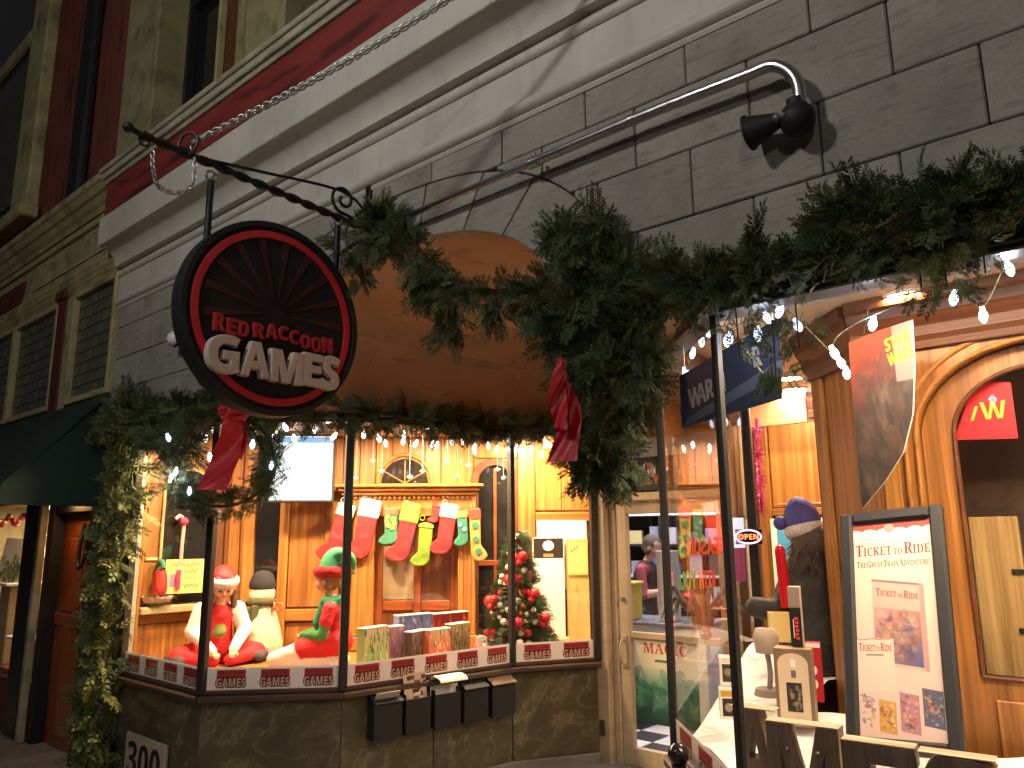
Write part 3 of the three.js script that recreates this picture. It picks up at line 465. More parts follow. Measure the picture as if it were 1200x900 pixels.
function foliage(parent, path, n, rad, size, cols, o = {}) {
  const c = new THREE.CatmullRomCurve3(path), q = new THREE.Quaternion(), m = new THREE.Matrix4(), geos = o.leaf ? [LEAF, SPRIG[0]] : SPRIG;
  geos.forEach((g, gi) => {
    const k = Math.round(n / geos.length), im = new THREE.InstancedMesh(g, needle, k); im.name = 'foliage'; im.userData.kind = 'stuff';
    for (let i = 0; i < k; i++) {
      const t = Math.pow(rnd(), o.bias || 1), p = c.getPoint(t), tg = c.getTangent(t), R = typeof rad === 'function' ? rad(t) : rad;
      const dir = V(rr(-1, 1), rr(-1, 1), rr(-1, 1)).normalize(); const rad2 = dir.clone().addScaledVector(tg, -dir.dot(tg)).normalize();
      if (o.front && rad2.z < -.3 && rnd() < .8) rad2.z *= -1;
      const s = size * rr(.55, 1.35); p.addScaledVector(rad2, R * Math.sqrt(rnd()) * .9);
      const ax = rad2.clone().multiplyScalar(rr(.2, 1)).addScaledVector(tg, (rnd() < .5 ? -1 : 1) * rr(.2, 1.1)).add(V(0, o.droop ? -rr(0, o.droop) : rr(-.3, .5), 0)).normalize();
      q.setFromUnitVectors(V(0, 1, 0), ax); m.compose(p, q.multiply(new THREE.Quaternion().setFromAxisAngle(V(0, 1, 0), rnd() * 6.28)), V(s, s, s)); im.setMatrixAt(i, m);
      const cc = cols[Math.floor(rnd() * cols.length)], v = rr(.7, 1.3); im.setColorAt(i, lin(cc[0] * v, cc[1] * v, cc[2] * v));
    }
    parent.add(im);
  });
  obj('stem', new THREE.TubeGeometry(c, 40, o.stem || .012, 6), std({ color: lin(.05, .035, .02), roughness: .9 }), parent);
}
const zg = Z0 + .13, gp = (px, py, z = zg) => onZ(px, py, z);
{
  const g1 = thing('evergreen_garland', 'thick evergreen garland draped along the stone lintel over the toy display', 'garland', [0, 0, 0], 0);
  foliage(g1, [V(.9, 2.58, zg), gp(1230, 226), gp(1100, 262), gp(1000, 288), gp(900, 318), gp(820, 338), gp(740, 330), gp(690, 330)], 980, t => .042 + .05 * sq(.55, .9, t) + .012 * Math.sin(t * 19), .105, cedar, { front: 1 });
  foliage(g1, [gp(1200, 225), gp(1120, 235), gp(1060, 268)], 90, .04, .14, cedar, { front: 1 }); foliage(g1, [gp(1020, 225), gp(1000, 262), gp(960, 290)], 130, .03, .12, cedar);
  for (const [a, b] of [[700, 250], [885, 290], [990, 250]]) foliage(g1, [gp(a, b), gp(a - 8, b + 45)], 46, .035, .13, cedar);
  // thin sprays hanging below
  for (const [x, y, l] of [[932, 380, 28], [1075, 318, 18], [1105, 312, 28], [1150, 300, 20], [905, 400, 44], [862, 385, 36]]) foliage(g1, [gp(x, y - 25), gp(x + 5, y + l)], 18, .05, .09, golden, { droop: 1.2, stem: .003 });
  const g2 = thing('evergreen_garland', 'loose evergreen swag hung across the arched entrance from the sign bracket', 'garland', [0, 0, 0], 0);
  foliage(g2, [gp(395, 300), gp(440, 272), gp(470, 280), gp(495, 312), gp(540, 335), gp(600, 342), gp(650, 335), gp(700, 310)], 480, t => .085 - .045 * sq(.25, .6, t) + .05 * sq(.85, 1, t), .12, cedar, { droop: .5 });
  foliage(g2, [gp(445, 265), gp(455, 248)], 60, .04, .12, cedar); foliage(g2, [gp(530, 345), gp(527, 400)], 70, .04, .10, cedar, { droop: 1.2 }); foliage(g2, [gp(575, 350), gp(585, 375)], 34, .03, .10, cedar, { droop: 1.2 }); foliage(g2, [gp(490, 315), gp(500, 355)], 60, .04, .10, cedar, { droop: 1.2 }); foliage(g2, [gp(615, 345), gp(622, 378)], 34, .03, .09, cedar, { droop: 1.2 }); foliage(g2, [gp(420, 300), gp(425, 330)], 50, .04, .1, cedar, { droop: 1 });
  const g3 = thing('evergreen_garland', 'heavy hanging bunch of evergreen boughs beside the entrance door', 'garland', [0, 0, 0], 0);
  foliage(g3, [gp(690, 275), gp(695, 330), gp(700, 400), gp(702, 470), gp(704, 530), gp(707, 548)], 560, t => .145 * (1 - .75 * t) + .015, .135, cedar, { droop: 1.3 });
  foliage(g3, [gp(655, 262), gp(662, 330)], 90, .03, .13, cedar); foliage(g3, [gp(655, 320), gp(672, 430)], 220, .06, .13, cedar, { droop: 1 }); foliage(g3, [gp(752, 350), gp(746, 420), gp(738, 480)], 220, .05, .11, golden.concat(cedar), { droop: 1.3 });
  const g4 = thing('evergreen_garland', 'dark evergreen garland along the head of the left bay window', 'garland', [0, 0, 0], 0);
  const yh = 2.50; foliage(g4, [V(-6.9, 2.58, Z0 + .1), V(-6.3, 2.52, Z0 + .1), V(-5.5, yh, Z0 + .1), V(-5.0, yh, Z0 + .08), V(-4.36, 2.46, -3.24), V(-4.25, 2.46, -4.0), V(-4.10, 2.46, -4.7), V(-3.75, 2.46, -5.25)], 1050, .07, .14, cedar, { droop: .25 });
  foliage(g4, [V(-4.9, 2.40, -2.78), V(-4.3, 2.40, -3.4), V(-4.15, 2.40, -4.7)], 160, .05, .10, golden, { droop: 1 });
  const g5 = thing('evergreen_garland', 'leafy yellow-green garland climbing the pier between the two shops', 'garland', [0, 0, 0], 0);
  const z5 = -2.48; foliage(g5, [onZ(165, 480, z5), onZ(150, 560, z5), onZ(136, 650, z5), onZ(124, 740, z5), onZ(116, 830, z5), onZ(108, 960, z5)], 1000, t => .10 - .02 * t, .16, golden, { leaf: 1, front: 1 });
  foliage(g5, [onZ(150, 470, z5), onZ(185, 500, z5), onZ(215, 520, z5)], 420, .12, .15, cedar); foliage(g5, [onZ(130, 700, z5), onZ(88, 745, z5)], 30, .03, .14, golden, { leaf: 1, stem: .004 });
}
const WP = new Frame([-5.1, -2.30], [-4.3, -3.10]);
{
  const c = WP.at(262, 540), t = thing('evergreen_wreath', 'dark evergreen wreath hanging in the bay window under the round sign', 'wreath'); const pts = [];
  for (let i = 0; i <= 24; i++) { const a = i / 24 * Math.PI * 2; pts.push(WP.world(c[0] + .33 * Math.cos(a), c[1] + .30 * Math.sin(a), 0)); }
  foliage(t, pts, 620, .06, .11, cedar);
  obj('hanging_wire', rod(WP.world(c[0], c[1] + .30, 0), WP.world(c[0], LINT + .06, -.1), .004), M.black, t);
}
function ribbonStrip(frame, left, right, off, fold = .03) { // a flat band between two pixel edges on a frame
  const cv = a => new THREE.CatmullRomCurve3(a.map(p => { const q = frame.at(p[0], p[1], off); return V(q[0], q[1], 0); })), A = cv(left), B = cv(right), n = 26, m = 6, pos = [], uv = [], idx = [];
  for (let i = 0; i <= n; i++) { const k = i / n, a = A.getPoint(k), b = B.getPoint(k); for (let j = 0; j <= m; j++) { const s = j / m; pos.push(a.x + (b.x - a.x) * s, a.y + (b.y - a.y) * s, off + fold * Math.sin(s * 3 + k * 5) + .006 * Math.sin(k * 23 + s * 9)); uv.push(s * .15, k * .5); } }
  for (let i = 0; i < n; i++) for (let j = 0; j < m; j++) { const a = i * (m + 1) + j; idx.push(a, a + 1, a + m + 1, a + m + 1, a + 1, a + m + 2); }
  const g = new THREE.BufferGeometry(); g.setAttribute('position', new THREE.Float32BufferAttribute(pos, 3)); g.setAttribute('uv', new THREE.Float32BufferAttribute(uv, 2)); g.setIndex(idx); g.computeVertexNormals(); return frame.place(g);
}
{
  const t = thing('ribbon_bow', 'red satin bow with long tails tied on the wreath', 'bow'), a = WP.at(272, 484, .12);
  obj('tail', ribbonStrip(WP, [[262, 482], [262, 500], [249, 532], [229, 573]], [[281, 482], [284, 503], [279, 540], [267, 575]], .13), M.ribbon, t); obj('tail', ribbonStrip(WP, [[268, 484], [278, 505], [270, 532]], [[284, 484], [291, 508], [285, 540]], .10), M.ribbon, t);
  obj('loop', ribbonStrip(WP, [[258, 474], [256, 483], [259, 492]], [[272, 480], [272, 485], [272, 490]], .16, .02), M.ribbon, t); obj('loop', ribbonStrip(WP, [[273, 480], [273, 485], [273, 490]], [[291, 476], [292, 485], [289, 494]], .16, .02), M.ribbon, t); obj('knot', WP.place(sph(.026, a[0], a[1], .17).scale(1, 1, 1)), M.ribbon, t);
  const t2 = thing('ribbon_bow', 'red glossy ribbon hanging from the evergreen bunch beside the entrance', 'ribbon'), fr = new Frame([-2.1, -2.06], [-1.3, -2.86]);
  obj('tail', ribbonStrip(fr, [[654, 422], [645, 450], [654, 492], [642, 541]], [[661, 421], [668, 445], [680, 475], [675, 541]], .14, .025), M.ribbon, t2); obj('tail', ribbonStrip(fr, [[652, 425], [643, 455], [650, 500]], [[660, 425], [664, 450], [664, 505]], .17, .02), M.ribbon, t2); obj('knot', fr.place(sph(.016, ...fr.at(657, 424, .14), .15)), M.ribbon, t2);
}
// ================================================================ paper bands on the glass, leaflet boxes, plaque, post, street lamp
const bandTex = (n) => canvasTex(n * 256, 128, (c, w, h) => {
  c.fillStyle = '#e9dcd3'; c.fillRect(0, 0, w, h);
  for (let i = 0; i < n; i++) { const x = i * 256 + 60; c.fillStyle = '#5a0d0f'; c.fillRect(x - 4, 14, 168, 66); c.fillStyle = '#b01a1c'; c.fillRect(x - 2, 18, 164, 30); c.fillStyle = '#2a0708'; c.font = 'bold 21px sans-serif'; c.textAlign = 'center'; c.fillText('RED RACCOON', x + 79, 41, 150); c.font = 'bold 62px sans-serif'; c.lineJoin = 'round'; c.strokeStyle = '#5a0d0f'; c.lineWidth = 12; c.strokeText('GAMES', x + 79, 104, 176); c.fillStyle = '#c9a890'; c.fillText('GAMES', x + 79, 104, 176); }
});
const bandMat = {}; function band(f, s0, s1, label, n, off = .004) { bandMat[n] ||= std({ map: bandTex(n), roughness: .7 }); const m = card('window_band', s1 - s0, .15, .0016, bandMat[n], M.paper); const p = f.world((s0 + s1) / 2, SILL + .083, -off); m.position.copy(p); m.rotation.y = f.turn; tag(m, label, 'banner'); }
band(FL[0], .03, FL[0].len - .03, 'white paper logo band on the front pane of the left bay window', 4);
band(FL[1], .03, FL[1].len - .03, 'white paper logo band on the angled pane in front of the children', 3);
band(FL[2], .03, FL[2].len - .02, 'white paper logo band behind the black leaflet boxes', 5);
band(FL[3], .03, FL[3].len - .03, 'white paper logo band below the small christmas tree', 2);
band(FR[2], .03, FR[2].len - .03, 'white paper logo band on the angled pane of the right display', 3);
{
  const f = FL[2]; const px = [[437, 470], [474, 503], [508, 538], [542, 570], [575, 602]];
  const words = ['with folded grey leaflets, nearest the corner mullion', 'with printed leaflets standing up', 'with a white sheet flopping over its front', 'with a flat lid, second from the tree', 'with a glossy lid, below the pane joint'];
  px.forEach(([a, b], i) => {
    const s0 = f.at(a, 815, .07)[0], s1 = f.at(b, 815, .07)[0], w = s1 - s0, t = thing('leaflet_box', 'black leaflet box ' + words[i], 'leaflet box', f.world((s0 + s1) / 2, SILL - .33, .0).toArray(), f.turn, 'leaflet boxes below the window sill');
    const h = .26; obj('back', bx(-w / 2, w / 2, 0, h + .03, .002, .012, .002), M.black, t); obj('front', bx(-w / 2, w / 2, 0, h - .04, .085, .095, .003), M.black, t); obj('side', bx(-w / 2, -w / 2 + .008, 0, h - .01, .012, .085, .002), M.black, t); obj('side', bx(w / 2 - .008, w / 2, 0, h - .01, .012, .085, .002), M.black, t); obj('bottom', bx(-w / 2, w / 2, -.008, 0, .002, .095, .002), M.black, t);
    if (i === 4 || i === 3 || i === 0) { const lid = obj('lid', bx(-w / 2 - .004, w / 2 + .004, 0, .008, -.0, .12, .003), i === 4 ? std({ color: lin(.25, .18, .12), roughness: .25 }) : M.black, t, 0, h + .012, .004); lid.rotation.x = .45; }
    const wd = f.world((s0 + s1) / 2, SILL - .13, .05);
    const leaflet = (nm, lb, ww, hh, dy, rx, rz, mat) => { const m = card(nm, ww, hh, .003, mat, M.paper); m.position.set(wd.x, wd.y + dy, wd.z); m.rotation.set(rx, f.turn, rz, 'YXZ'); tag(m, lb, 'leaflet'); };
    if (i === 1) leaflet('leaflet', 'printed beige leaflet standing in its black box', w * .9, .24, .06, -.1, .05, print(96, 128, (c, W, H) => { c.fillStyle = '#cbb59a'; c.fillRect(0, 0, W, H); for (let k = 0; k < 26; k++) { c.fillStyle = ['#4c3526', '#e6d8c4', '#7d4a35'][k % 3]; c.fillRect(W * hash(k, 1, 55), H * hash(k, 2, 55), 8 + 22 * hash(k, 3, 55), 5 + 12 * hash(k, 4, 55)); } }));
    if (i === 2) {
      const g = new THREE.PlaneGeometry(w * 1.05, .30, 4, 16), p = g.attributes.position; for (let k = 0; k < p.count; k++) { const y = p.getY(k) + .15, c = sq(.12, .30, y); p.setZ(k, .04 + .13 * c * c + .004 * Math.sin(p.getX(k) * 60)); p.setY(k, y < .17 ? y : .17 - (y - .17) * .35 + .03 * Math.sin((y - .17) * 20)); }
      g.computeVertexNormals(); const m = obj('leaflet', f.place(uvm(g.translate((s0 + s1) / 2, SILL - .16, 0))), M.paper); tag(m, 'white sheet bent over the front of a black leaflet box', 'leaflet');
    }
    if (i === 0) leaflet('leaflet', 'grey leaflets lying under the lid of the first box', w * .85, .17, .015, .5, 0, std({ color: lin(.35, .31, .28) }));
  });
}
{ // house number plate
  const p = onZ(169, 880, Z0 + .03), t = thing('number_plaque', 'pale stone plaque reading 300 low on the marble base', 'plaque', [-5.70, .02, PL[0][1]]);
  obj('slab', bx(-.31, .31, -.19, .21, .003, .03, .008), std({ color: lin(.42, .38, .32), map: TX.stone, roughness: .7 }), t);
  for (const [i, ch] of ['3', '0', '0'].entries()) { const g = new TextGeometry(ch, { font, size: .22, depth: .006, curveSegments: 6 }); obj('digit', g.translate(-.265 + i * .175, -.06, .028), M.black, t); }
}
{ // low black post with a ball finial in the entrance
  const p = onZ(795, 884, -3.1), t = thing('ball_post', 'low black post with a ball finial beside the entrance', 'post', [p.x, GY + .02, p.z]);
  const h = p.y - GY - .02; obj('shaft', cyl(.022, .026, h - .03).translate(0, (h - .03) / 2, 0), M.iron, t); obj('foot', cyl(.07, .08, .03).translate(0, .015, 0), M.iron, t); obj('ball', sph(.045, 0, h, 0, 20), std({ color: lin(.012, .011, .011), roughness: .2 }), t); obj('collar', cyl(.032, .03, .02).translate(0, h - .05, 0), M.iron, t);
}
{ // street lamp behind the camera's left: it lights the wall
  const t = thing('street_lamp', 'globe street lamp on a black post at the kerb', 'street lamp', [-2.6, GY, 1.7]);
  obj('post', cyl(.05, .08, 5.2, 16).translate(0, 2.6, 0), M.iron, t); obj('base', cyl(.11, .15, .5, 16).translate(0, .25, 0), M.iron, t); obj('collar', cyl(.10, .06, .12, 16).translate(0, 5.22, 0), M.iron, t);
  obj('globe', sph(.24, 0, 5.46, 0, 24), glow(1, .95, .86, 8), t);
  const l = new THREE.PointLight(lin(1, .97, .92), 24); l.position.set(-2.6, GY + 5.46, 1.7); l.castShadow = true; l.shadow.radius = 12; scene.add(l);
  const t2 = t.clone(); t2.name = numbered('street_lamp'); t2.position.set(3.6, GY - .15, 6.4); t2.userData = { label: 'globe street lamp on a black post across the road', category: 'street lamp' }; scene.add(t2);
  const l2 = new THREE.PointLight(lin(1, .97, .92), 24); l2.position.set(3.6, GY + 5.31, 6.4); l2.castShadow = true; l2.shadow.radius = 12; scene.add(l2);
}
// ================================================================ left bay: wood-panelled display room
const FLOOR = .60, DW = new Frame([-6.62, -3.68], [-4.22, -6.08]), SW = new Frame([-6.62, -2.70], [-6.62, -3.68]);
struct('display_floor', uvm(extr([[-6.62, 2.72], [-5.03, 2.72], [-4.45, 3.32], [-4.23, 4.76], [-3.88, 5.40], [-3.90, 5.55], [-4.22, 6.08], [-6.62, 3.75]], .04).rotateX(-Math.PI / 2).translate(0, FLOOR - .045, 0), true), M.wood[1]);
struct('display_ceiling', uvm(extr([[-6.9, 2.66], [-5.0, 2.66], [-4.44, 3.3], [-4.2, 4.76], [-3.85, 5.40], [-3.88, 5.6], [-4.25, 6.2], [-6.9, 3.75]], .04).rotateX(-Math.PI / 2).translate(0, 2.53, 0)), M.ceiling);
{
  const wall = struct('display_back_wall', DW.place(bx(-.05, DW.len, FLOOR - .05, 2.55, -.14, -.08, .002)), M.wood[2]);
  const R = (name, px0, px1, py0, py1, z0, z1, mat, swap = false, ref = 640, c = .006) => { const a = DW.at(px0, ref)[0], b = DW.at(px1, ref)[0], y1 = typeof py0 === 'string' ? +py0 : DW.at((px0 + px1) / 2, py0)[1], y0 = typeof py1 === 'string' ? +py1 : DW.at((px0 + px1) / 2, py1)[1]; return obj(name, DW.place(bx(a, b, y0, y1, z0, z1, c, swap)), mat, wall); };
  // from the corner: posts, dark window strip, door leaf, upper panels
  R('stile', 262, 279, '2.52', '.60', -.079, -.02, M.wood[1]); R('stile', 284, 297, '2.52', '.60', -.079, .0, M.wood[0]); R('dark_pane', 297.3, 326, 500, 692, -.079, -.06, M.darkglass); R('stile', 326.3, 337, '2.52', '.60', -.079, .0, M.wood[0]);
  R('lower_panel', 297.3, 326, 694, '.60', -.079, -.03, M.wood[1]); R('door_panel', 337.3, 380, '2.52', 712, -.079, -.045, M.wood[1]); R('rail', 337.3, 380, 714, 728, -.079, -.01, M.wood[0], true); R('door_panel', 337.3, 380, 730, '.60', -.079, -.045, M.wood[2]); R('stile', 380.3, 398, '2.52', '.60', -.079, .0, M.wood[1]);
  // panel boards above the mantel, with a fanlight
  for (let i = 0; i < 8; i++) R('board', 398.5 + i * 19.6, 398.5 + (i + 1) * 19.6 - .5, '2.52', 582, -.079, -.05 - .004 * (i % 2), M.wood[i % 2]);
  { const [s, y] = DW.at(474, 566), r = .22, sh = []; for (let i = 0; i <= 20; i++) { const a = Math.PI * i / 20; sh.push([s + r * Math.cos(a), y + r * 1.05 * Math.sin(a)]); } obj('fanlight', DW.place(uvm(extr(sh, .012).translate(0, 0, -.048))), M.darkglass, wall);
    const ring = []; for (let i = 0; i <= 24; i++) { const a = Math.PI * i / 24; ring.push(V(s + (r + .035) * Math.cos(a), y + (r + .035) * 1.05 * Math.sin(a), -.03)); } obj('fanlight_trim', DW.place(tube(ring, .018, 40, 8)), M.wood[0], wall);
    for (const a of [.52, 1.57, 2.62]) obj('fanlight_bar', DW.place(rod(V(s, y, -.032), V(s + r * Math.cos(a), y + r * Math.sin(a), -.032), .006)), M.wood[0], wall); }
  // doors behind the fireplace surround
  R('door_leaf', 440, 489, 586, '.60', -.079, -.05, M.darkwood); R('door_leaf', 490, 537, 586, '.60', -.079, -.05, M.darkwood);
  R('door_stile', 440, 449, 586, '.60', -.049, -.03, M.redwood); R('door_stile', 485, 494, 586, '.60', -.049, -.03, M.redwood); R('door_stile', 528, 537, 586, '.60', -.049, -.03, M.redwood); R('door_rail', 449.4, 484.6, 704, 716, -.049, -.032, M.redwood, true); R('door_rail', 494.4, 527.6, 704, 716, -.049, -.032, M.redwood, true);
  R('notice_sheet', 449, 487, 640, 703, -.046, -.042, std({ color: lin(.36, .30, .24), map: TX.grime }));
  // arched dark doorway right of the mantel
  { const [s0] = DW.at(561, 640), [s1] = DW.at(600, 640), y1 = DW.at(580, 545)[1], r = (s1 - s0) / 2, c = (s0 + s1) / 2, sh = [[s0, FLOOR], [s1, FLOOR]]; for (let i = 0; i <= 20; i++) { const a = Math.PI * i / 20; sh.push([c + r * Math.cos(a), y1 - r + r * Math.sin(a)]); } obj('arched_pane', DW.place(uvm(extr(sh, .012).translate(0, 0, -.078))), M.darkglass, wall);
    const o = .07, out = [[s0 - o, FLOOR], [s0, FLOOR]], inn = []; for (let i = 20; i >= 0; i--) { const a = Math.PI * i / 20; inn.push([c + r * Math.cos(a), y1 - r + r * Math.sin(a)]); } const oo = []; for (let i = 0; i <= 20; i++) { const a = Math.PI * i / 20; oo.push([c + (r + o) * Math.cos(a), y1 - r + (r + o) * Math.sin(a)]); }
    obj('arch_trim', DW.place(uvm(extr([[s0 - o, FLOOR], [s0, FLOOR], ...inn, [s1, FLOOR], [s1 + o, FLOOR], ...oo], .04, .006).translate(0, 0, -.078))), M.darkwood, wall);
    obj('muntin', DW.place(bx(c - .015, c + .015, FLOOR, y1 - .03, -.064, -.05, .003)), M.redwood, wall); obj('muntin', DW.place(bx(s0, s1, 1.32, 1.37, -.064, -.048, .003, true)), M.redwood, wall); }
  R('board', 556, 608, '2.52', 536, -.079, -.055, M.wood[1]);
  // right end: tall stile, bright upper panel, rail
  R('stile', 608, 628, '2.52', '.60', -.079, -.005, M.wood[1]); R('upper_panel', 628.5, 660, '2.52', 598, -.079, -.045, M.wood[0]); R('upper_panel', 660.6, 693, '2.52', 598, -.079, -.045, M.wood[0]); R('rail', 628.5, 693, 600, 611, -.079, .005, M.wood[1], true); R('stile', 693.3, 702, '2.52', '.60', -.079, .0, M.wood[2]); R('lower_panel', 628.5, 693, 612, '.60', -.079, -.05, M.wood[1]);
  // side wall with an arched window
  const side = struct('display_side_wall', SW.place(bx(-.02, SW.len, FLOOR - .05, 2.55, -.1, -.04, .002)), M.wood[1]);
  const Q = (name, px0, px1, py0, py1, z0, z1, mat, swap = false) => { const a = SW.at(px0, 640)[0], b = SW.at(px1, 640)[0], y1 = typeof py0 === 'string' ? +py0 : SW.at((px0 + px1) / 2, py0)[1], y0 = typeof py1 === 'string' ? +py1 : SW.at((px0 + px1) / 2, py1)[1]; return obj(name, SW.place(bx(a, b, y0, y1, z0, z1, .006, swap)), mat, side); };
  Q('stile', 140, 170, '2.5', '.60', -.039, .0, M.wood[0]); Q('stile', 247, 262, '2.5', '.60', -.039, .0, M.darkwood);
  { const [s0] = SW.at(190, 640), [s1] = SW.at(246, 640), y0 = SW.at(218, 706)[1], c = (s0 + s1) / 2, r = (s1 - s0) / 2, yt = 2.0, sh = [[s0, y0], [s1, y0]]; for (let i = 0; i <= 20; i++) { const a = Math.PI * i / 20; sh.push([c + r * Math.cos(a), yt + r * .9 * Math.sin(a)]); } obj('arched_pane', SW.place(uvm(extr(sh, .01).translate(0, 0, -.039))), M.darkglass, side);
    const tr = [V(s0, y0, -.02)]; tr.push(V(s0, yt, -.02)); for (let i = 20; i >= 0; i--) { const a = Math.PI * i / 20; tr.push(V(c + r * Math.cos(Math.PI - a) * -1 * -1, yt + r * .9 * Math.sin(a), -.02)); } const arcp = []; for (let i = 0; i <= 20; i++) { const a = Math.PI * (1 - i / 20); arcp.push(V(c + r * Math.cos(a), yt + r * .9 * Math.sin(a), -.022)); }
    obj('arch_trim', SW.place(merge([tube(arcp, .014, 40, 8), rod(V(s0, y0, -.022), V(s0, yt, -.022), .014), rod(V(s1, y0, -.022), V(s1, yt, -.022), .014)])), M.cream, side);
    obj('window_ledge', SW.place(bx(s0 - .18, s1 + .02, y0 - .07, y0 - .01, -.039, .10, .008, true)), M.cream, side);
    obj('tile', SW.place(bx(s0 - .12, s0 - .02, y0 + .36, y0 + .385, -.039, -.02, .004)), M.cream, side); obj('tile', SW.place(bx(s0 - .12, s0 - .02, yt - .02, yt + .005, -.039, -.02, .004)), M.cream, side); }
  Q('rail', 170.5, 246, 716, 728, -.039, -.005, M.wood[0], true); Q('lower_panel', 170.5, 246, 729, '.60', -.039, -.02, M.wood[1]);
  Q('corner_post', 262, 266, '2.5', '.60', -.039, .02, M.darkwood);
}
// fireplace mantel
{
  const t = thing('mantelpiece', 'oak fireplace mantel with dentil moulding behind the hanging stockings', 'mantelpiece', [DW.a.x, 0, DW.a.z], DW.turn);
  const s = px => DW.at(px, 640)[0], [a, b] = [s(392), s(566)], yt = DW.at(480, 568, .05)[1];
  obj('shelf', [bx(a, b, yt - .03, yt, -.05, .20, .008, true), bx(a + .03, b - .03, yt - .065, -.031 + yt, -.05, .165, .012, true), bx(a + .06, b - .06, yt - .10, yt - .066, -.05, .13, .012, true)], M.wood[0], t);
  const n = 27, x0 = a + .08, x1 = b - .08; for (let i = 0; i < n; i++) obj('dentil', cbox(.024, .026, .03, .003), M.wood[0], t, x0 + (x1 - x0) * (i + .5) / n, yt - .118, .085);
  obj('frieze_board', bx(a + .07, b - .07, yt - .29, yt - .101, -.05, .07, .006, true), M.wood[1], t);
  for (const [p, q] of [[414, 440], [537, 557]]) { const l = obj('pilaster', bx(s(p), s(q), FLOOR + .12, yt - .291, -.05, .075, .008), M.wood[0], t); obj('plinth_block', bx(s(p) - .012, s(q) + .012, FLOOR, FLOOR + .118, -.05, .088, .008), M.wood[0], l); for (const e of [.3, .7]) obj('flute', bx(s(p) + (s(q) - s(p)) * e - .008, s(p) + (s(q) - s(p)) * e + .008, FLOOR + .16, yt - .34, .074, .079, .003), M.wood[2], l); }
}
// stockings
function stocking(px, py, len, lean, bodyMat, cuffMat, label, o = {}) {
  const [s, y] = DW.at(px, py, .13), t = thing('christmas_stocking', label, 'stocking', DW.world(s, y, .115).toArray(), DW.turn, 'stockings hung from the mantel');
  t.rotation.z = lean; len *= .9; const k = len / .50, w = (o.w || .105) * 1.2 * k;
  const c = [[-w * .52, 0], [w * .52, 0], [w * .50, -.28 * k], [w * .53, -.34 * k], [w * .75 + .02 * k, -.40 * k], [w * .78 + .035 * k, -.455 * k], [w * .55, -.50 * k], [-w * .2, -.485 * k], [-w * .56, -.42 * k], [-w * .58, -.30 * k]].map(p => [p[0] * (o.flip ? -1 : 1), p[1]]); if (o.flip) c.reverse();
  const sp = new THREE.CatmullRomCurve3(c.map(p => V(p[0], p[1], 0)), true, 'catmullrom', .35).getPoints(60).map(p => [p.x, p.y]);
  const s2 = new THREE.Shape(sp.map(p => new THREE.Vector2(...p)));
  const g = new THREE.ExtrudeGeometry(s2, { depth: .018, bevelEnabled: true, bevelSize: .012, bevelThickness: .022, bevelSegments: 4, bevelOffset: -.012 });
  obj('sock', uvm(g.translate(0, -.02, -.01)), bodyMat, t);
  if (cuffMat) obj('cuff', (() => { const q = cbox(w * 1.28, (o.cuff || .13) * k, .072, .018); return q.translate(0, -.05 * k, 0); })(), cuffMat, t);
  obj('loop', new THREE.TorusGeometry(.022, .004, 6, 14).translate(-w * .4, .035, 0), cuffMat || bodyMat, t);
  (o.spots || []).forEach(q => obj('appliqué'.replace('é', 'e'), cyl(q[2], q[2], .006, 16).rotateX(Math.PI / 2).translate(q[0] * k, q[1] * k, .036), o.spotMat, t));
  return t;
}
{
  const lime = std({ color: lin(.17, .30, .025), map: TX.fabric, bumpMap: TX.crease, bumpScale: .01, roughness: .5 }), limeC = std({ color: lin(.24, .36, .045), map: TX.fabric, roughness: .6 }), teal = std({ color: lin(.03, .20, .12), map: TX.fabric, roughness: .6 }), yel = std({ color: lin(.42, .30, .07), map: TX.fabric }), blue = std({ color: lin(.10, .30, .42), map: TX.fabric });
  stocking(407, 592, .56, -.30, M.redcloth, M.whitecloth, 'plain red stocking with white cuff, half behind the window post', { flip: 1 });
  stocking(434, 590, .54, -.18, M.redcloth, M.whitecloth, 'red stocking with wide white fur cuff next to the window post', { flip: 1, cuff: .18, w: .13 });
  stocking(458, 596, .34, .0, teal, std({ color: lin(.6, .12, .06), map: TX.fabric }), 'short green stocking with pale oval patches', { w: .15, flip: 1, spots: [[-.04, -.12, .022], [.04, -.16, .024], [-.03, -.24, .026], [.03, -.28, .024], [.06, -.22, .02], [-.055, -.18, .018]], spotMat: yel });
  stocking(482, 595, .53, -.22, M.redcloth, limeC, 'red stocking with a lime green cuff', { flip: 1, cuff: .20, w: .12 });
  stocking(500, 612, .42, -.10, lime, limeC, 'lime green stocking below a red name cuff', { flip: 1, w: .12, cuff: .07 });
  stocking(512, 592, .16, -.2, M.redcloth, M.redcloth, 'small red stocking hung above the lime one', { flip: 1, w: .2 });
  stocking(527, 594, .46, -.16, M.redcloth, M.whitecloth, 'red stocking with white cuff right of the lime one', { flip: 1, cuff: .17, w: .13 });
  stocking(541, 600, .32, .05, teal, yel, 'short teal stocking with a dark motif near the mantel end', { flip: 1, w: .12, spots: [[-.03, -.2, .02], [.03, -.27, .022]], spotMat: blue });
  stocking(556, 597, .50, .05, yel, std({ color: lin(.55, .05, .03), map: TX.fabric }), 'slim yellow striped stocking at the end of the mantel', { w: .08, spots: [[0, -.16, .03], [0, -.3, .028], [.02, -.42, .028]], spotMat: teal });
}
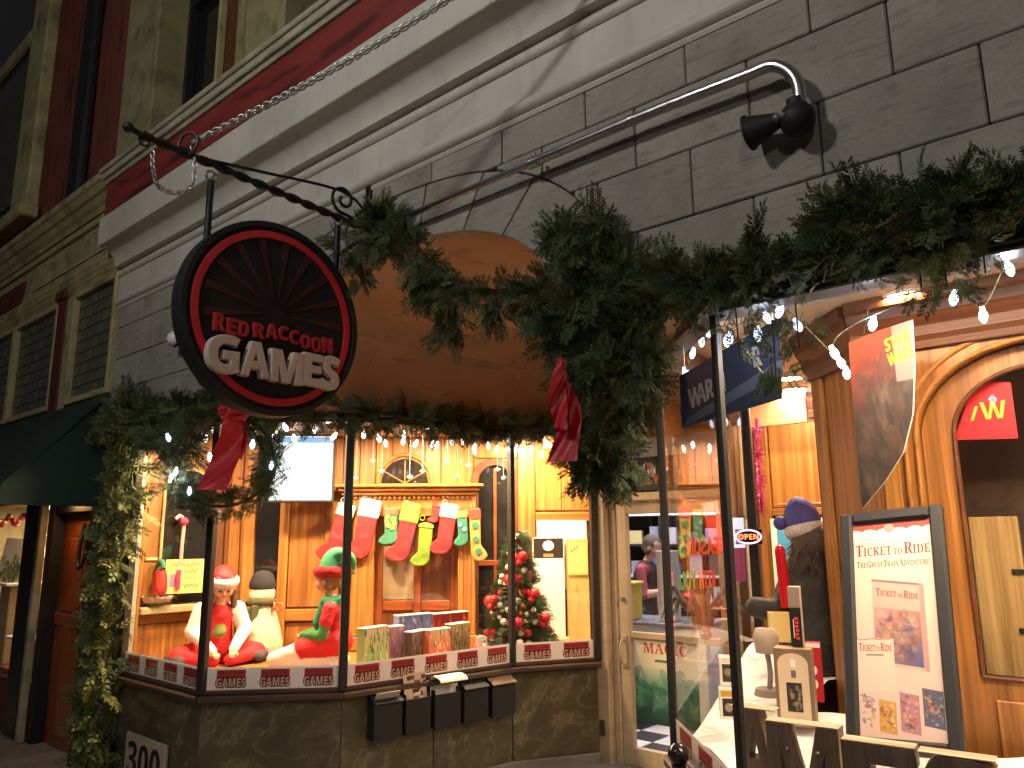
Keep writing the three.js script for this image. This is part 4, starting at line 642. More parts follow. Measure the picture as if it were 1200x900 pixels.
// television
{
  const f = new Frame([-6.45, -3.30], [-5.75, -4.12]), a = f.at(319, 511), b = f.at(388, 586), w = b[0] - a[0], h = a[1] - b[1];
  const t = thing('television', 'wall television with a glaring white screen above the snowman', 'television', f.world((a[0] + b[0]) / 2, (a[1] + b[1]) / 2).toArray(), f.turn);
  obj('bezel', bx(-w / 2 - .02, w / 2 + .02, -h / 2 - .02, h / 2 + .02, -.06, -.002, .006), M.black, t);
  obj('screen', bx(-w / 2, w / 2, -h / 2, h / 2, -.002, .002, .001), glow(.86, .95, 1, 2.2), t);
  obj('screen_bar', bx(-w / 2, w / 2, h / 2 - .06, h / 2 - .004, .0025, .004, .0005), glow(.25, .5, .8, 1.0), t);
  obj('wall_arm', bx(-.05, .05, -.05, .05, -.35, -.06, .01), M.black, t);
  const c = f.world((a[0] + b[0]) / 2, (a[1] + b[1]) / 2, .03); areaLight(c.x, c.y, c.z, w, h, 0xdcefff, 2.2, f.n);
}
// white menu board and yellow panel at the right end
{
  const f = new Frame(DW.world(0, 0, .05).toArray().filter((_, i) => i !== 1), DW.world(1, 0, .05).toArray().filter((_, i) => i !== 1));
  const mk = (name, px0, px1, py0, py1, off, mat, label, cat, thick = .012) => { const a = DW.at(px0, py0, off), b = DW.at(px1, py1, off), m = card(name, b[0] - a[0], a[1] - b[1], thick, mat, M.paper); m.position.copy(DW.world((a[0] + b[0]) / 2, (a[1] + b[1]) / 2, off)); m.rotation.y = DW.turn; return tag(m, label, cat); };
  mk('paper_sheet', 629, 689, 610, 690, .02, std({ color: lin(.80, .78, .72), roughness: .7 }), 'blank white sheet pinned above the schedule board', 'paper', .004);
  mk('schedule_board', 624, 663, 630, 752, .05, print(256, 768, (c, w, h) => { c.fillStyle = '#f4efe2'; c.fillRect(0, 0, w, h); c.fillStyle = '#241a18'; c.fillRect(6, 6, w - 12, 150); c.fillStyle = '#e8e6e4'; c.beginPath(); c.ellipse(128, 62, 46, 38, 0, 0, 7); c.fill(); c.fillStyle = '#b9863e'; c.fillRect(88, 122, 80, 24); c.fillStyle = '#ded6c4'; for (let i = 0; i < 7; i++) c.fillRect(10, 470 + i * 38, w - 20, 2); }), 'tall white schedule board with a black header behind the tree', 'board');
  mk('yellow_board', 663, 692, 632, 752, .035, std({ color: lin(.70, .50, .16), map: TX.plaster, roughness: .7 }), 'yellow cardboard panel beside the schedule board', 'panel');
  mk('poster_sheet', 665, 689, 634, 674, .05, print(128, 160, (c, w, h) => { c.fillStyle = '#e3c978'; c.fillRect(0, 0, w, h); c.fillStyle = '#8a7a56'; for (let i = 0; i < 3; i++) c.fillRect(20 + i * 18, 40 - i * 9, 12, 14); c.fillStyle = '#cfae55'; c.fillRect(0, 0, w, 8); c.fillRect(0, h - 8, w, 8); }), 'pale yellow flyer taped to the yellow panel', 'flyer', .003);
}
// game boxes on the platform
{
  const art = (k, pal) => print(192, 160, (c, w, h) => { const g = c.createLinearGradient(0, 0, 0, h); pal.slice(0, 3).forEach((q, i) => g.addColorStop(i / 2, q)); c.fillStyle = g; c.fillRect(0, 0, w, h); for (let i = 0; i < 90; i++) { c.fillStyle = pal[(i * 3 + (i >> 2)) % pal.length]; c.globalAlpha = .75; const x = w * hash(i, k, 21), y = h * hash(i, k, 22); c.beginPath(); c.moveTo(x, y - 20 * hash(i, k, 23)); c.lineTo(x + 14 * hash(i, k, 24), y + 18); c.lineTo(x - 12 * hash(i, k, 25), y + 12); c.fill(); } c.globalAlpha = 1; });
  const f = FL[2];
  const box = (px0, px1, py0, py1, off, turn, pal, label, k) => { const a = f.at(px0, py0, -off), b = f.at(px1, py1, -off), w = b[0] - a[0], h = a[1] - FLOOR, m0 = art(k, pal), e = std({ color: new THREE.Color(pal[1]).multiplyScalar(.8), roughness: .5 }); const t = thing('game_box', label, 'game box', f.world((a[0] + b[0]) / 2, FLOOR, -off - .05).toArray(), f.turn + turn); const m = card('box', w, h, .075, m0, e, t); m.position.y = h / 2; m.name = 'box'; obj('lid_edge', [bx(-w / 2 - .003, w / 2 + .003, h - .006, h + .003, -.04, .04, .002)], std({ color: lin(.62, .55, .48) }), t); };
  box(424, 458, 737, 775, .10, .25, ['#e8cf9a', '#a9b878', '#3d7a58', '#e6d94a', '#2c4a3a'], 'pale green fantasy game box with a yellow corner, by the window post', 1);
  box(458, 474, 735, 770, .22, .1, ['#b98fa6', '#8a5c78', '#6b4a55', '#d8b8a8', '#5a3040'], 'mauve game box between green and blue boxes', 2);
  box(468, 508, 722, 765, .42, .05, ['#5a76b8', '#8ea2cf', '#7a5a48', '#e3e3e8', '#3a4a80'], 'large blue sky game box at the back', 3);
  box(480, 505, 741, 768, .14, .3, ['#8a7a6a', '#5a4438', '#3a2c24', '#c8b8a0', '#2a2020'], 'brown castle game box in front of the blue one', 4);
  box(502, 530, 739, 767, .10, .15, ['#e8c88a', '#d86848', '#c8a858', '#f4ead0', '#4a5a9a'], 'cream game box with a red figure, in the front row', 5);
  box(509, 550, 720, 760, .46, .0, ['#7a1410', '#c8341c', '#e89a38', '#a01c14', '#5a0c0c'], 'large red sunset game box at the back', 6);
  box(528, 553, 732, 762, .22, .2, ['#a89468', '#6a5a3c', '#3a342a', '#c8b888', '#2c2820'], 'olive game box at the end of the row', 7);
}
// hanging ornaments below the ceiling
{
  let k = 0; for (const [px, py] of [[417, 560], [437, 540], [480, 559], [495, 552], [524, 541], [536, 558], [549, 545], [583, 550], [590, 560], [447, 552]]) { const [s, y] = DW.at(px, py, .35), t = thing('hanging_bauble', 'small white star-like bauble hanging on a thread above the mantel', 'bauble', DW.world(s, y, .35).toArray(), rnd() * 3, 'baubles hung above the mantel'); k++; obj('bauble', [new THREE.OctahedronGeometry(.028).scale(1, .7, 1), sph(.015, 0, -.005, 0, 8)], std({ color: lin(.8, .78, .75), roughness: .3 }), t); obj('thread', rod(V(0, .02, 0), V(0, 2.53 - y, 0), .0012, .0012, 4), M.paper, t); }
}
// ceiling lamps of the left bay
for (const [x, z, i] of [[-5.75, -3.05, 0], [-5.2, -3.75, 1], [-4.9, -4.5, 2], [-4.45, -5.3, 3]]) {
  const t = thing('downlight', ['round ceiling downlight over the child in the santa hat', 'round ceiling downlight over the kneeling child', 'round ceiling downlight before the mantel', 'round ceiling downlight over the small christmas tree'][i], 'lamp', [x, 2.53, z]);
  obj('trim', new THREE.TorusGeometry(.10, .012, 8, 28).rotateX(Math.PI / 2).translate(0, -.004, 0), M.paper, t); obj('lens', cyl(.095, .095, .012, 28).translate(0, -.006, 0), glow(1, .80, .52, 10), t);
  areaLight(x, 2.51, z, .17, .17, 0xffd9a6, 980);
}
// small christmas tree with its presents
{
  const base = onY(607, 757, FLOOR + .02); const bp = DW.world(DW.at(607, 745, .55)[0], FLOOR, .55);
  const t = thing('christmas_tree', 'small decorated christmas tree with red bows and white baubles', 'christmas tree', bp.toArray());
  const H = DW.at(605, 622, .55)[1] - FLOOR; obj('trunk', rod(V(0, .0, 0), V(0, H, 0), .022, .006), M.darkwood, t); obj('stand', cyl(.10, .12, .05).translate(0, .025, 0), M.redcloth, t);
  const im = new THREE.InstancedMesh(SPRIG[1], needle, 520); im.name = 'foliage'; im.userData.kind = 'stuff'; const q = new THREE.Quaternion(), m = new THREE.Matrix4();
  const R = y => .30 * (1 - (y / H)) + .02;
  for (let i = 0; i < 520; i++) { const y = .08 + (H - .1) * Math.pow(rnd(), 1.35), an = rnd() * 6.283, r = R(y), inr = r * rr(.1, .7), ax = V(Math.cos(an), rr(-.25, .35), Math.sin(an)).normalize(); q.setFromUnitVectors(V(0, 1, 0), ax); m.compose(V(Math.cos(an) * inr, y, Math.sin(an) * inr), q, V(1, 1, 1).multiplyScalar(.10 + r * .28)); im.setMatrixAt(i, m); im.setColorAt(i, lin(.04 * rr(.7, 1.6), .085 * rr(.7, 1.4), .03)); } t.add(im);
  const wb = std({ color: lin(.8, .74, .62), roughness: .25 }), rb = M.ribbon;
  for (let i = 0; i < 120; i++) { const y = .1 + (H - .14) * Math.pow(hash(i, 1, 200), 1.2), an = hash(i, 2, 200) * 6.283, r = R(y) * rr(.85, 1.0); obj('bauble', sph(.016 + .016 * hash(i, 3, 200), Math.cos(an) * r, y, Math.sin(an) * r, 8), i % 4 === 0 ? M.redcloth : wb, t); }
  for (const [y, an] of [[.28, .9], [.62, 1.1], [.80, .5], [.44, 2.2], [.50, .1], [.30, -.2]]) { const r = R(y) + .02, x = Math.cos(-an) * r, z = -Math.sin(-an) * r; const b = obj('bow', [sph(.05, x - .03, y, z, 8).translate(-.012, .01, 0), sph(.045, x + .02, y + .02, z + .01, 8), sph(.03, x, y - .03, z + .03, 8)], rb, t); }
  const gift = (px, py, w, h, off, mat, rib, label) => { const g = thing('present', label, 'present', DW.world(DW.at(px, py, off)[0], FLOOR, off).toArray(), DW.turn + rr(-.3, .3)); obj('box', bx(-w / 2, w / 2, 0, h, -w * .4, w * .4, .004), mat, g); obj('band', [bx(-.012, .012, -.001, h + .003, -w * .4 - .003, w * .4 + .003, .001)], rib, g); obj('bow', [sph(.035, -.03, h + .02, 0, 8), sph(.035, .03, h + .02, 0, 8)], rib, g); };
  const wp = M.whitecloth, gold = std({ color: lin(.7, .5, .2), roughness: .3 });
  gift(575, 742, .22, .17, .55, wp, M.ribbon, 'white patterned present left of the small tree'); gift(638, 746, .26, .10, .62, M.ribbon, wp, 'flat red present in front of the schedule board'); gift(640, 735, .16, .17, .45, wp, M.ribbon, 'white present with a red bow below the schedule board'); gift(560, 752, .34, .06, .75, wp, M.ribbon, 'flat pale present with a red band beside the mantel'); gift(660, 748, .12, .09, .5, M.ribbon, gold, 'small red present at the end of the row under the board');
  const fig = thing('figurine', 'tiny pale figurine standing in front of the small tree', 'figurine', DW.world(DW.at(610, 750, .85)[0], FLOOR, .85).toArray()); obj('body', new THREE.LatheGeometry([[0, 0], [.035, 0], [.03, .06], [.014, .11], [.022, .13], [.02, .165], [0, .175]].map(p => new THREE.Vector2(...p)), 12), std({ color: lin(.7, .5, .4) }), fig);
}
// ================================================================ figures: smooth-joined tapered capsules, meshed
function sdfGeo(bones, cell = .008, k = .022) {
  const lo = V(1e9, 1e9, 1e9), hi = V(-1e9, -1e9, -1e9);
  for (const b of bones) for (const [p, r] of [[b[0], b[2]], [b[1], b[3]]]) { lo.min(V(p[0] - r, p[1] - r, p[2] - r)); hi.max(V(p[0] + r, p[1] + r, p[2] + r)); }
  lo.addScalar(-cell * 3); hi.addScalar(cell * 3); const size = hi.clone().sub(lo), N = Math.ceil(Math.max(size.x, size.y, size.z) / cell) + 2;
  const mc = new MarchingCubes(N, new THREE.MeshStandardMaterial(), false, false, 160000); mc.isolation = 0; const h = N / 2, f = mc.field; f.fill(-1);
  const dist = (x, y, z, b) => { const [a, c, r0, r1] = b, dx = c[0] - a[0], dy = c[1] - a[1], dz = c[2] - a[2], l2 = dx * dx + dy * dy + dz * dz; let t = l2 ? ((x - a[0]) * dx + (y - a[1]) * dy + (z - a[2]) * dz) / l2 : 0; t = t < 0 ? 0 : t > 1 ? 1 : t; const ex = x - a[0] - dx * t, ey = y - a[1] - dy * t, ez = z - a[2] - dz * t; return Math.sqrt(ex * ex + ey * ey + ez * ez) - (r0 + (r1 - r0) * t); };
  const nx = Math.min(N, Math.ceil(size.x / cell) + 2), ny = Math.min(N, Math.ceil(size.y / cell) + 2), nz = Math.min(N, Math.ceil(size.z / cell) + 2);
  for (let z = 0; z < nz; z++) for (let y = 0; y < ny; y++) for (let x = 0; x < nx; x++) {
    const X = lo.x + x * cell, Y = lo.y + y * cell, Z = lo.z + z * cell; let d = 1;
    for (const b of bones) { const e = dist(X, Y, Z, b), kk = b[5] ?? k; if (e > d + kk) continue; const q = Math.max(kk - Math.abs(d - e), 0) / kk; d = Math.min(d, e) - q * q * kk * .25; }
    f[x + y * N + z * N * N] = -d;
  }
  mc.update(); const cnt = mc.count ?? mc.geometry.drawRange.count, src = mc.positionArray, pos = new Float32Array(cnt * 3), g = new THREE.BufferGeometry();
  for (let i = 0; i < cnt; i++) { pos[i * 3] = lo.x + (src[i * 3] * h + h) * cell; pos[i * 3 + 1] = lo.y + (src[i * 3 + 1] * h + h) * cell; pos[i * 3 + 2] = lo.z + (src[i * 3 + 2] * h + h) * cell; }
  g.setAttribute('position', new THREE.BufferAttribute(pos, 3)); const mg = mergeVertices(g, 1e-5); mg.computeVertexNormals();
  const p = mg.attributes.position, col = new Float32Array(p.count * 3);
  for (let i = 0; i < p.count; i++) { let best = 1e9, c = [1, 1, 1]; for (const b of bones) { const e = dist(p.getX(i), p.getY(i), p.getZ(i), b) - (b[6] || 0); if (e < best) { best = e; c = b[4]; } } col.set(c, i * 3); }
  mg.setAttribute('color', new THREE.BufferAttribute(col, 3)); return mg;
}
function joinColored(list) { const g = mergeGeometries(list.map(q => { q = q.index ? q.toNonIndexed() : q; q.deleteAttribute('uv'); return q; })); return g; }
const skinM = new THREE.MeshStandardMaterial({ vertexColors: true, roughness: .8, bumpMap: TX.crease, bumpScale: .010 });
function uvmKeepColor(g) { g = g.index ? g.toNonIndexed() : g; const p = g.attributes.position, uv = new Float32Array(p.count * 2); for (let i = 0; i < p.count; i++) { uv[2 * i] = p.getX(i) + p.getZ(i); uv[2 * i + 1] = p.getY(i); } g.setAttribute('uv', new THREE.BufferAttribute(uv, 2)); return g; }
const SKIN = [.56, .30, .20], DARKEYE = [.03, .02, .015], LIP = [.42, .13, .11];
// a hand: palm and five bent fingers. o wrist, d pointing direction, n back-of-hand normal
function hand(o, d, n, col, s = 1, curl = .6) {
  const D = V(...d).normalize(), N = V(...n).addScaledVector(D, -V(...n).dot(D)).normalize(), S = V().crossVectors(D, N), O = V(...o), P = (a, b, c) => O.clone().addScaledVector(D, a * s).addScaledVector(S, b * s).addScaledVector(N, c * s).toArray(), out = [];
  out.push([P(0, 0, 0), P(.035, .012, 0), .019 * s, .015 * s, col], [P(0, 0, 0), P(.035, -.012, 0), .019 * s, .015 * s, col]);
  [[-.021, .036], [-.007, .042], [.008, .040], [.021, .031]].forEach(([b, L]) => { const a1 = .5 * curl, a2 = 1.3 * curl; const p1 = [.045 + L * .5 * Math.cos(a1), b, -L * .5 * Math.sin(a1)], p2 = [p1[0] + L * .55 * Math.cos(a2), b, p1[2] - L * .55 * Math.sin(a2)]; out.push([P(.038, b, 0), P(...p1), .0085 * s, .0078 * s, col, .005], [P(...p1), P(...p2), .0078 * s, .0065 * s, col, .005]); });
  out.push([P(.012, -.024, -.004), P(.032, -.042, -.012), .010 * s, .0085 * s, col, .006], [P(.032, -.042, -.012), P(.052, -.044, -.022), .0085 * s, .007 * s, col, .006]);
  return out;
}
function face(c, f, r, hair) { // c head centre, f facing; eyes, nose, mouth, ears
  const F = V(...f).normalize(), S = V(-F.z, 0, F.x).normalize(), U = V().crossVectors(S, F).multiplyScalar(1).normalize(); if (U.y < 0) U.negate(); const C = V(...c), P = (a, b, u) => C.clone().addScaledVector(F, a * r).addScaledVector(S, b * r).addScaledVector(U, u * r).toArray();
  return [
    [P(-.08, 0, .18), P(-.02, 0, .08), r * .93, r * .92, SKIN], [P(.22, 0, -.30), P(.38, 0, -.58), r * .62, r * .36, SKIN], [P(.80, 0, -.02), P(1.02, 0, -.26), r * .08, r * .12, SKIN, .01],
    [P(.80, .27, -.02), P(.80, .37, -.03), r * .062, r * .062, DARKEYE, .002, .002], [P(.80, -.27, -.02), P(.80, -.37, -.03), r * .062, r * .062, DARKEYE, .002, .002], [P(.82, .15, -.55), P(.82, -.15, -.55), r * .05, r * .05, LIP, .004, .003], [P(.55, .42, -.22), P(.55, .45, -.3), r * .30, r * .28, SKIN], [P(.55, -.42, -.22), P(.55, -.45, -.3), r * .30, r * .28, SKIN],
    [P(-.05, .93, -.08), P(-.1, .97, -.25), r * .16, r * .12, SKIN, .01], [P(-.05, -.93, -.08), P(-.1, -.97, -.25), r * .16, r * .12, SKIN, .01],
    [P(-.3, 0, .35), P(-.45, 0, -.15), r * .95, r * .80, hair, .02], [P(.02, 0, .42), P(-.2, 0, .45), r * .74, r * .8, hair, .02], [P(-.05, .55, .25), P(-.3, .75, -.6), r * .45, r * .30, hair, .02], [P(-.05, -.55, .25), P(-.3, -.75, -.6), r * .45, r * .30, hair, .02],
  ];
}
function figure(name, label, pos, turn, bones, hands, cell) { const t = thing(name, label, 'person', pos, turn); const list = [sdfGeo(bones, cell)]; for (const h of hands) list.push(sdfGeo(h, .0032, .006)); obj('body', uvmKeepColor(joinColored(list)), skinM, t); return t; }
const facing = (fx, fz) => Math.atan2(-fz, fx);
{ // child in an elf outfit kneeling in profile
  const RED = [.50, .012, .02], GRN = [.05, .22, .06], SC = [.02, .26, .14], WHT = [.78, .70, .62], HAIR = [.22, .11, .045], BELT = [.03, .02, .015];
  const b0 = onY(392, 782, FLOOR), b = [
    [[-.02, .19, 0], [.0, .28, 0], .115, .098, RED], [[.0, .28, 0], [.01, .31, 0], .093, .092, BELT, .008], [[.0, .32, 0], [.02, .45, 0], .095, .088, RED], [[.02, .44, -.09], [.02, .44, .09], .058, .058, RED], [[.03, .49, 0], [.06, .56, 0], .042, .040, SKIN],
    [[-.02, .19, -.05], [.22, .15, -.075], .10, .082, RED], [[-.02, .19, .05], [.22, .15, .075], .10, .082, RED], [[.22, .14, -.075], [.45, .075, -.085], .072, .055, WHT], [[.22, .14, .075], [.45, .075, .085], .072, .055, WHT], [[.45, .065, -.085], [.10, .05, -.08], .052, .048, WHT], [[.45, .065, .085], [.10, .05, .08], .052, .048, WHT], [[.10, .05, -.08], [-.06, .045, -.08], .042, .040, WHT], [[.10, .05, .08], [-.06, .045, .08], .042, .040, WHT],
    [[.02, .45, -.13], [.03, .36, -.16], .052, .050, RED], [[.02, .45, .13], [.03, .36, .16], .052, .050, RED], [[.03, .36, -.16], [.06, .26, -.16], .040, .036, GRN], [[.06, .26, -.16], [.24, .25, -.07], .038, .028, GRN], [[.03, .36, .16], [.06, .26, .16], .040, .036, GRN], [[.06, .26, .16], [.24, .25, .07], .038, .028, GRN],
    [[.0, .50, -.075], [.08, .50, -.05], .035, .035, SC], [[.0, .50, .075], [.08, .50, .05], .035, .035, SC], [[-.03, .51, .05], [-.03, .51, -.05], .035, .035, SC], [[.09, .49, .03], [.14, .30, .05], .038, .048, SC], [[.09, .49, -.03], [.13, .34, -.04], .034, .042, SC],
    ...face([.09, .655, 0], [1, -.18, 0], .088, HAIR), [[-.02, .62, .05], [-.03, .46, .08], .028, .014, HAIR]];
  const hs = [hand([.235, .25, -.07], [1, .1, .5], [0, 1, -.2], SKIN, .8, .9), hand([.235, .25, .07], [1, .1, -.5], [0, 1, .2], SKIN, .8, .9)];
  const t = figure('person', 'child in red and green elf outfit kneeling in profile on the platform', b0.toArray(), facing(-.80, .60), b, hs, .008);
  const fz = std({ color: lin(.55, .015, .02), map: TX.fabric, bumpMap: TX.fabricB, bumpScale: .02, roughness: .95 }), gr = std({ color: lin(.03, .30, .12), map: TX.fabric, roughness: .7 });
  const hat = obj('elf_hat', [uvm(new THREE.TorusGeometry(.082, .046, 12, 28).rotateX(Math.PI / 2).translate(.07, .725, 0))], fz, t);
  const pts = [V(.06, .72, 0), V(.05, .80, 0), V(.02, .85, 0), V(-.06, .855, .01), V(-.115, .80, .02), V(-.12, .73, .03)], c = new THREE.CatmullRomCurve3(pts), g = new THREE.TubeGeometry(c, 30, 1, 14), pp = g.attributes.position; for (let i = 0; i < pp.count; i++) { const k = Math.floor(i / 15) / 30, o = c.getPoint(k), r = .094 * (1 - k) + .008; pp.setXYZ(i, o.x + (pp.getX(i) - o.x) * r, o.y + (pp.getY(i) - o.y) * r, o.z + (pp.getZ(i) - o.z) * r); } g.computeVertexNormals();
  obj('hat_point', uvm(g), gr, hat); obj('hat_bell', sph(.018, -.12, .715, .03, 10), M.whitecloth, hat);
}
{ // child in a santa hat sitting cross-legged
  const WHT = [.80, .74, .66], RED = [.52, .014, .02], GRN = [.20, .26, .06], HAIR = [.10, .05, .025], SHOE = [.045, .04, .05];
  const b0 = onY(251, 776, FLOOR), b = [
    [[0, .11, 0], [.03, .24, 0], .14, .115, RED], [[.03, .24, 0], [.09, .39, 0], .112, .10, RED], [[.12, .30, 0], [.125, .26, 0], .05, .05, GRN, .006, .004], [[.08, .415, -.09], [.08, .415, .09], .056, .056, WHT], [[.11, .45, 0], [.14, .51, 0], .042, .040, SKIN],
    [[0, .10, -.06], [.14, .085, -.30], .095, .070, RED], [[0, .10, .06], [.14, .085, .30], .095, .070, RED], [[.14, .075, -.30], [.29, .05, -.06], .062, .045, RED], [[.14, .075, .30], [.29, .05, .06], .062, .045, RED], [[.12, .055, -.36], [.22, .045, -.30], .048, .042, SHOE, .01], [[.12, .055, .36], [.22, .045, .30], .048, .042, SHOE, .01],
    [[.08, .42, -.14], [.12, .26, -.20], .066, .058, WHT], [[.08, .42, .14], [.12, .26, .20], .066, .058, WHT], [[.12, .26, -.20], [.32, .13, -.08], .056, .036, WHT], [[.12, .26, .20], [.32, .13, .08], .056, .036, WHT], [[.09, .46, -.05], [.14, .40, -.04], .025, .02, [.35, .33, .34], .008], [[.09, .46, .05], [.14, .40, .04], .025, .02, [.35, .33, .34], .008],
    ...face([.19, .605, 0], [1, -.42, .05], .090, HAIR), [[.15, .64, -.085], [.16, .46, -.095], .036, .026, HAIR], [[.15, .64, .085], [.16, .46, .095], .036, .026, HAIR], [[.235, .665, -.05], [.235, .665, .05], .032, .032, HAIR, .01]];
  const hs = [hand([.33, .12, -.075], [1, -.35, .35], [0, 1, 0], SKIN, .85, .7), hand([.33, .12, .075], [1, -.35, -.35], [0, 1, 0], SKIN, .85, .7)];
  const d = V(0, 0, 0).sub(b0), t = figure('person', 'child in santa hat and white sleeves sitting cross-legged on the platform', b0.toArray(), facing(.93, .30), b, hs, .008);
  const hat = obj('santa_hat', (() => { const g = new THREE.SphereGeometry(.098, 20, 12, 0, 7, 0, 1.7).scale(1, 1.05, 1); const p = g.attributes.position; for (let i = 0; i < p.count; i++) { const y = p.getY(i); if (y > .05) p.setX(i, p.getX(i) - (y - .05) * .8); } g.computeVertexNormals(); return uvm(g.rotateZ(-.25).translate(.175, .665, 0)); })(), M.redcloth, t);
  obj('hat_brim', uvm(new THREE.TorusGeometry(.092, .034, 10, 28).scale(1, 1, 1.1).rotateX(Math.PI / 2).rotateZ(-.25).translate(.178, .655, 0)), M.whitecloth, hat); obj('pompom', sph(.035, .03, .70, .08, 12), M.whitecloth, hat);
}
{ // small white papers in front of the seated child
  for (const [px, py, r, l] of [[262, 783, .3, 'loose white sheet in front of the child in the santa hat'], [278, 781, -.5, 'second white sheet lying between the two children']]) { const p = onY(px, py - 8, FLOOR), m = obj('paper_sheet', cbox(.20, .003, .14, .001), M.paper, null, p.x, FLOOR + .004, p.z); m.rotation.y = r; tag(m, l, 'paper'); }
}
{ // stuffed snowman
  const b0 = onY(303, 771, FLOOR), t = thing('stuffed_snowman', 'pale stuffed snowman with a dark hat and an olive scarf', 'snowman', b0.toArray(), facing(.80, .45));
  const sm = std({ color: lin(.66, .58, .40), map: TX.fabric, bumpMap: TX.crease, bumpScale: .012, roughness: .95 }), ol = std({ color: lin(.09, .085, .035), map: TX.fabric, bumpMap: TX.fabricB, bumpScale: .01, roughness: .9 });
  obj('body', uvm(new THREE.LatheGeometry([[0, 0], [.14, .0], [.185, .05], [.19, .12], [.165, .24], [.125, .36], [.10, .43], [.088, .455], [.102, .49], [.108, .54], [.09, .59], [.05, .62], [0, .63]].map(p => new THREE.Vector2(...p)), 28)), sm, t);
  obj('scarf', [uvm(new THREE.TorusGeometry(.098, .034, 10, 24).rotateX(Math.PI / 2).rotateZ(.12).translate(0, .45, 0)), bx(.09, .125, .20, .44, .02, .085, .012), bx(.085, .12, .17, .43, .085, .14, .012)], ol, t);
  obj('hat', [uvm(new THREE.LatheGeometry([[.104, .565], [.112, .59], [.105, .63], [.085, .68], [.05, .71], [0, .72]].map(p => new THREE.Vector2(...p)), 22))], std({ color: lin(.02, .02, .024), map: TX.fabric, roughness: .9 }), t);
  
  obj('candy_bow', [uvm(new THREE.TorusGeometry(.03, .01, 6, 16).translate(.10, .42, -.10)), uvm(new THREE.TorusGeometry(.03, .01, 6, 16).rotateY(1).translate(.11, .42, -.14))], std({ color: lin(.5, .12, .06) }), t);
}
{ // plush toys and the handwritten sign on the ledge of the arched side window
  const t = thing('paper_sign', 'yellow hand-lettered cardboard sign leaning on the side window ledge', 'sign'), a = SW.at(199, 656, .10), b = SW.at(238, 694, .10); t.position.copy(SW.world((a[0] + b[0]) / 2, (a[1] + b[1]) / 2, .07)); t.rotation.y = SW.turn - .35;
  const w = (b[0] - a[0]) * 1.0, h = a[1] - b[1]; const m = card('sheet', w, h, .006, print(192, 160, (c, W, H) => { c.fillStyle = '#e8c477'; c.fillRect(0, 0, W, H); c.strokeStyle = '#9a5a2a'; c.lineWidth = 4; const sc = (y, x0, x1, s) => { c.beginPath(); for (let x = x0; x < x1; x += 5) c.lineTo(x, y + 8 * Math.sin(x * .35 + s) * (.5 + hash(x | 0, s, 5))); c.stroke(); }; sc(26, 30, 170, 1); sc(58, 90, 160, 2); c.strokeStyle = '#6a8a3a'; sc(88, 80, 150, 3); c.strokeStyle = '#c8602a'; sc(124, 90, 168, 4); c.fillStyle = '#9a7a9a'; c.fillRect(22, 70, 30, 60); }), M.cardboard, t);
  const mit = thing('plush_mitten', 'red plush toy with a green cap on the side window ledge', 'plush toy', SW.world(SW.at(187, 690, .06)[0], SW.at(187, 697, .06)[1], .06).toArray()); obj('body', uvm(new THREE.LatheGeometry([[0, 0], [.05, 0], [.06, .06], [.05, .16], [.035, .2], [0, .215]].map(p => new THREE.Vector2(...p)), 16)), M.redcloth, mit); obj('cap', uvm(new THREE.TorusGeometry(.05, .022, 8, 18, 4).translate(-.01, .22, 0)), std({ color: lin(.05, .25, .12), map: TX.fabric }), mit);
  const bs = thing('wicker_tray', 'pale tray on the side window ledge under the plush toy', 'tray', SW.world(SW.at(185, 700, .06)[0], SW.at(185, 706, .06)[1] - .0, .05).toArray(), SW.turn); obj('tray', uvm(new THREE.LatheGeometry([[0, 0], [.10, 0], [.125, .05], [.118, .05], [.095, .012], [0, .012]].map(p => new THREE.Vector2(...p)), 20)), M.whitecloth, bs);
  const cane = thing('candy_cane', 'pink and white candy cane decoration standing before the arched side window', 'decoration'); const ca = SW.at(216, 604, .05), cb = SW.at(214, 690, .05); cane.position.copy(SW.world(ca[0], cb[1], .045)); cane.rotation.y = SW.turn; obj('stem', tube([V(0, 0, 0), V(0, .35, 0), V(0, ca[1] - cb[1] - .06, 0), V(-.03, ca[1] - cb[1], 0), V(-.07, ca[1] - cb[1] - .03, 0)], .016, 30, 8), std({ color: lin(.7, .32, .30), roughness: .3 }), cane); obj('knot', sph(.035, .0, ca[1] - cb[1] - .05, .01, 10), std({ color: lin(.55, .04, .12) }), cane); obj('tag', bx(-.04, .0, .0, .16, .012, .03, .006), std({ color: lin(.6, .02, .1) }), cane);
}
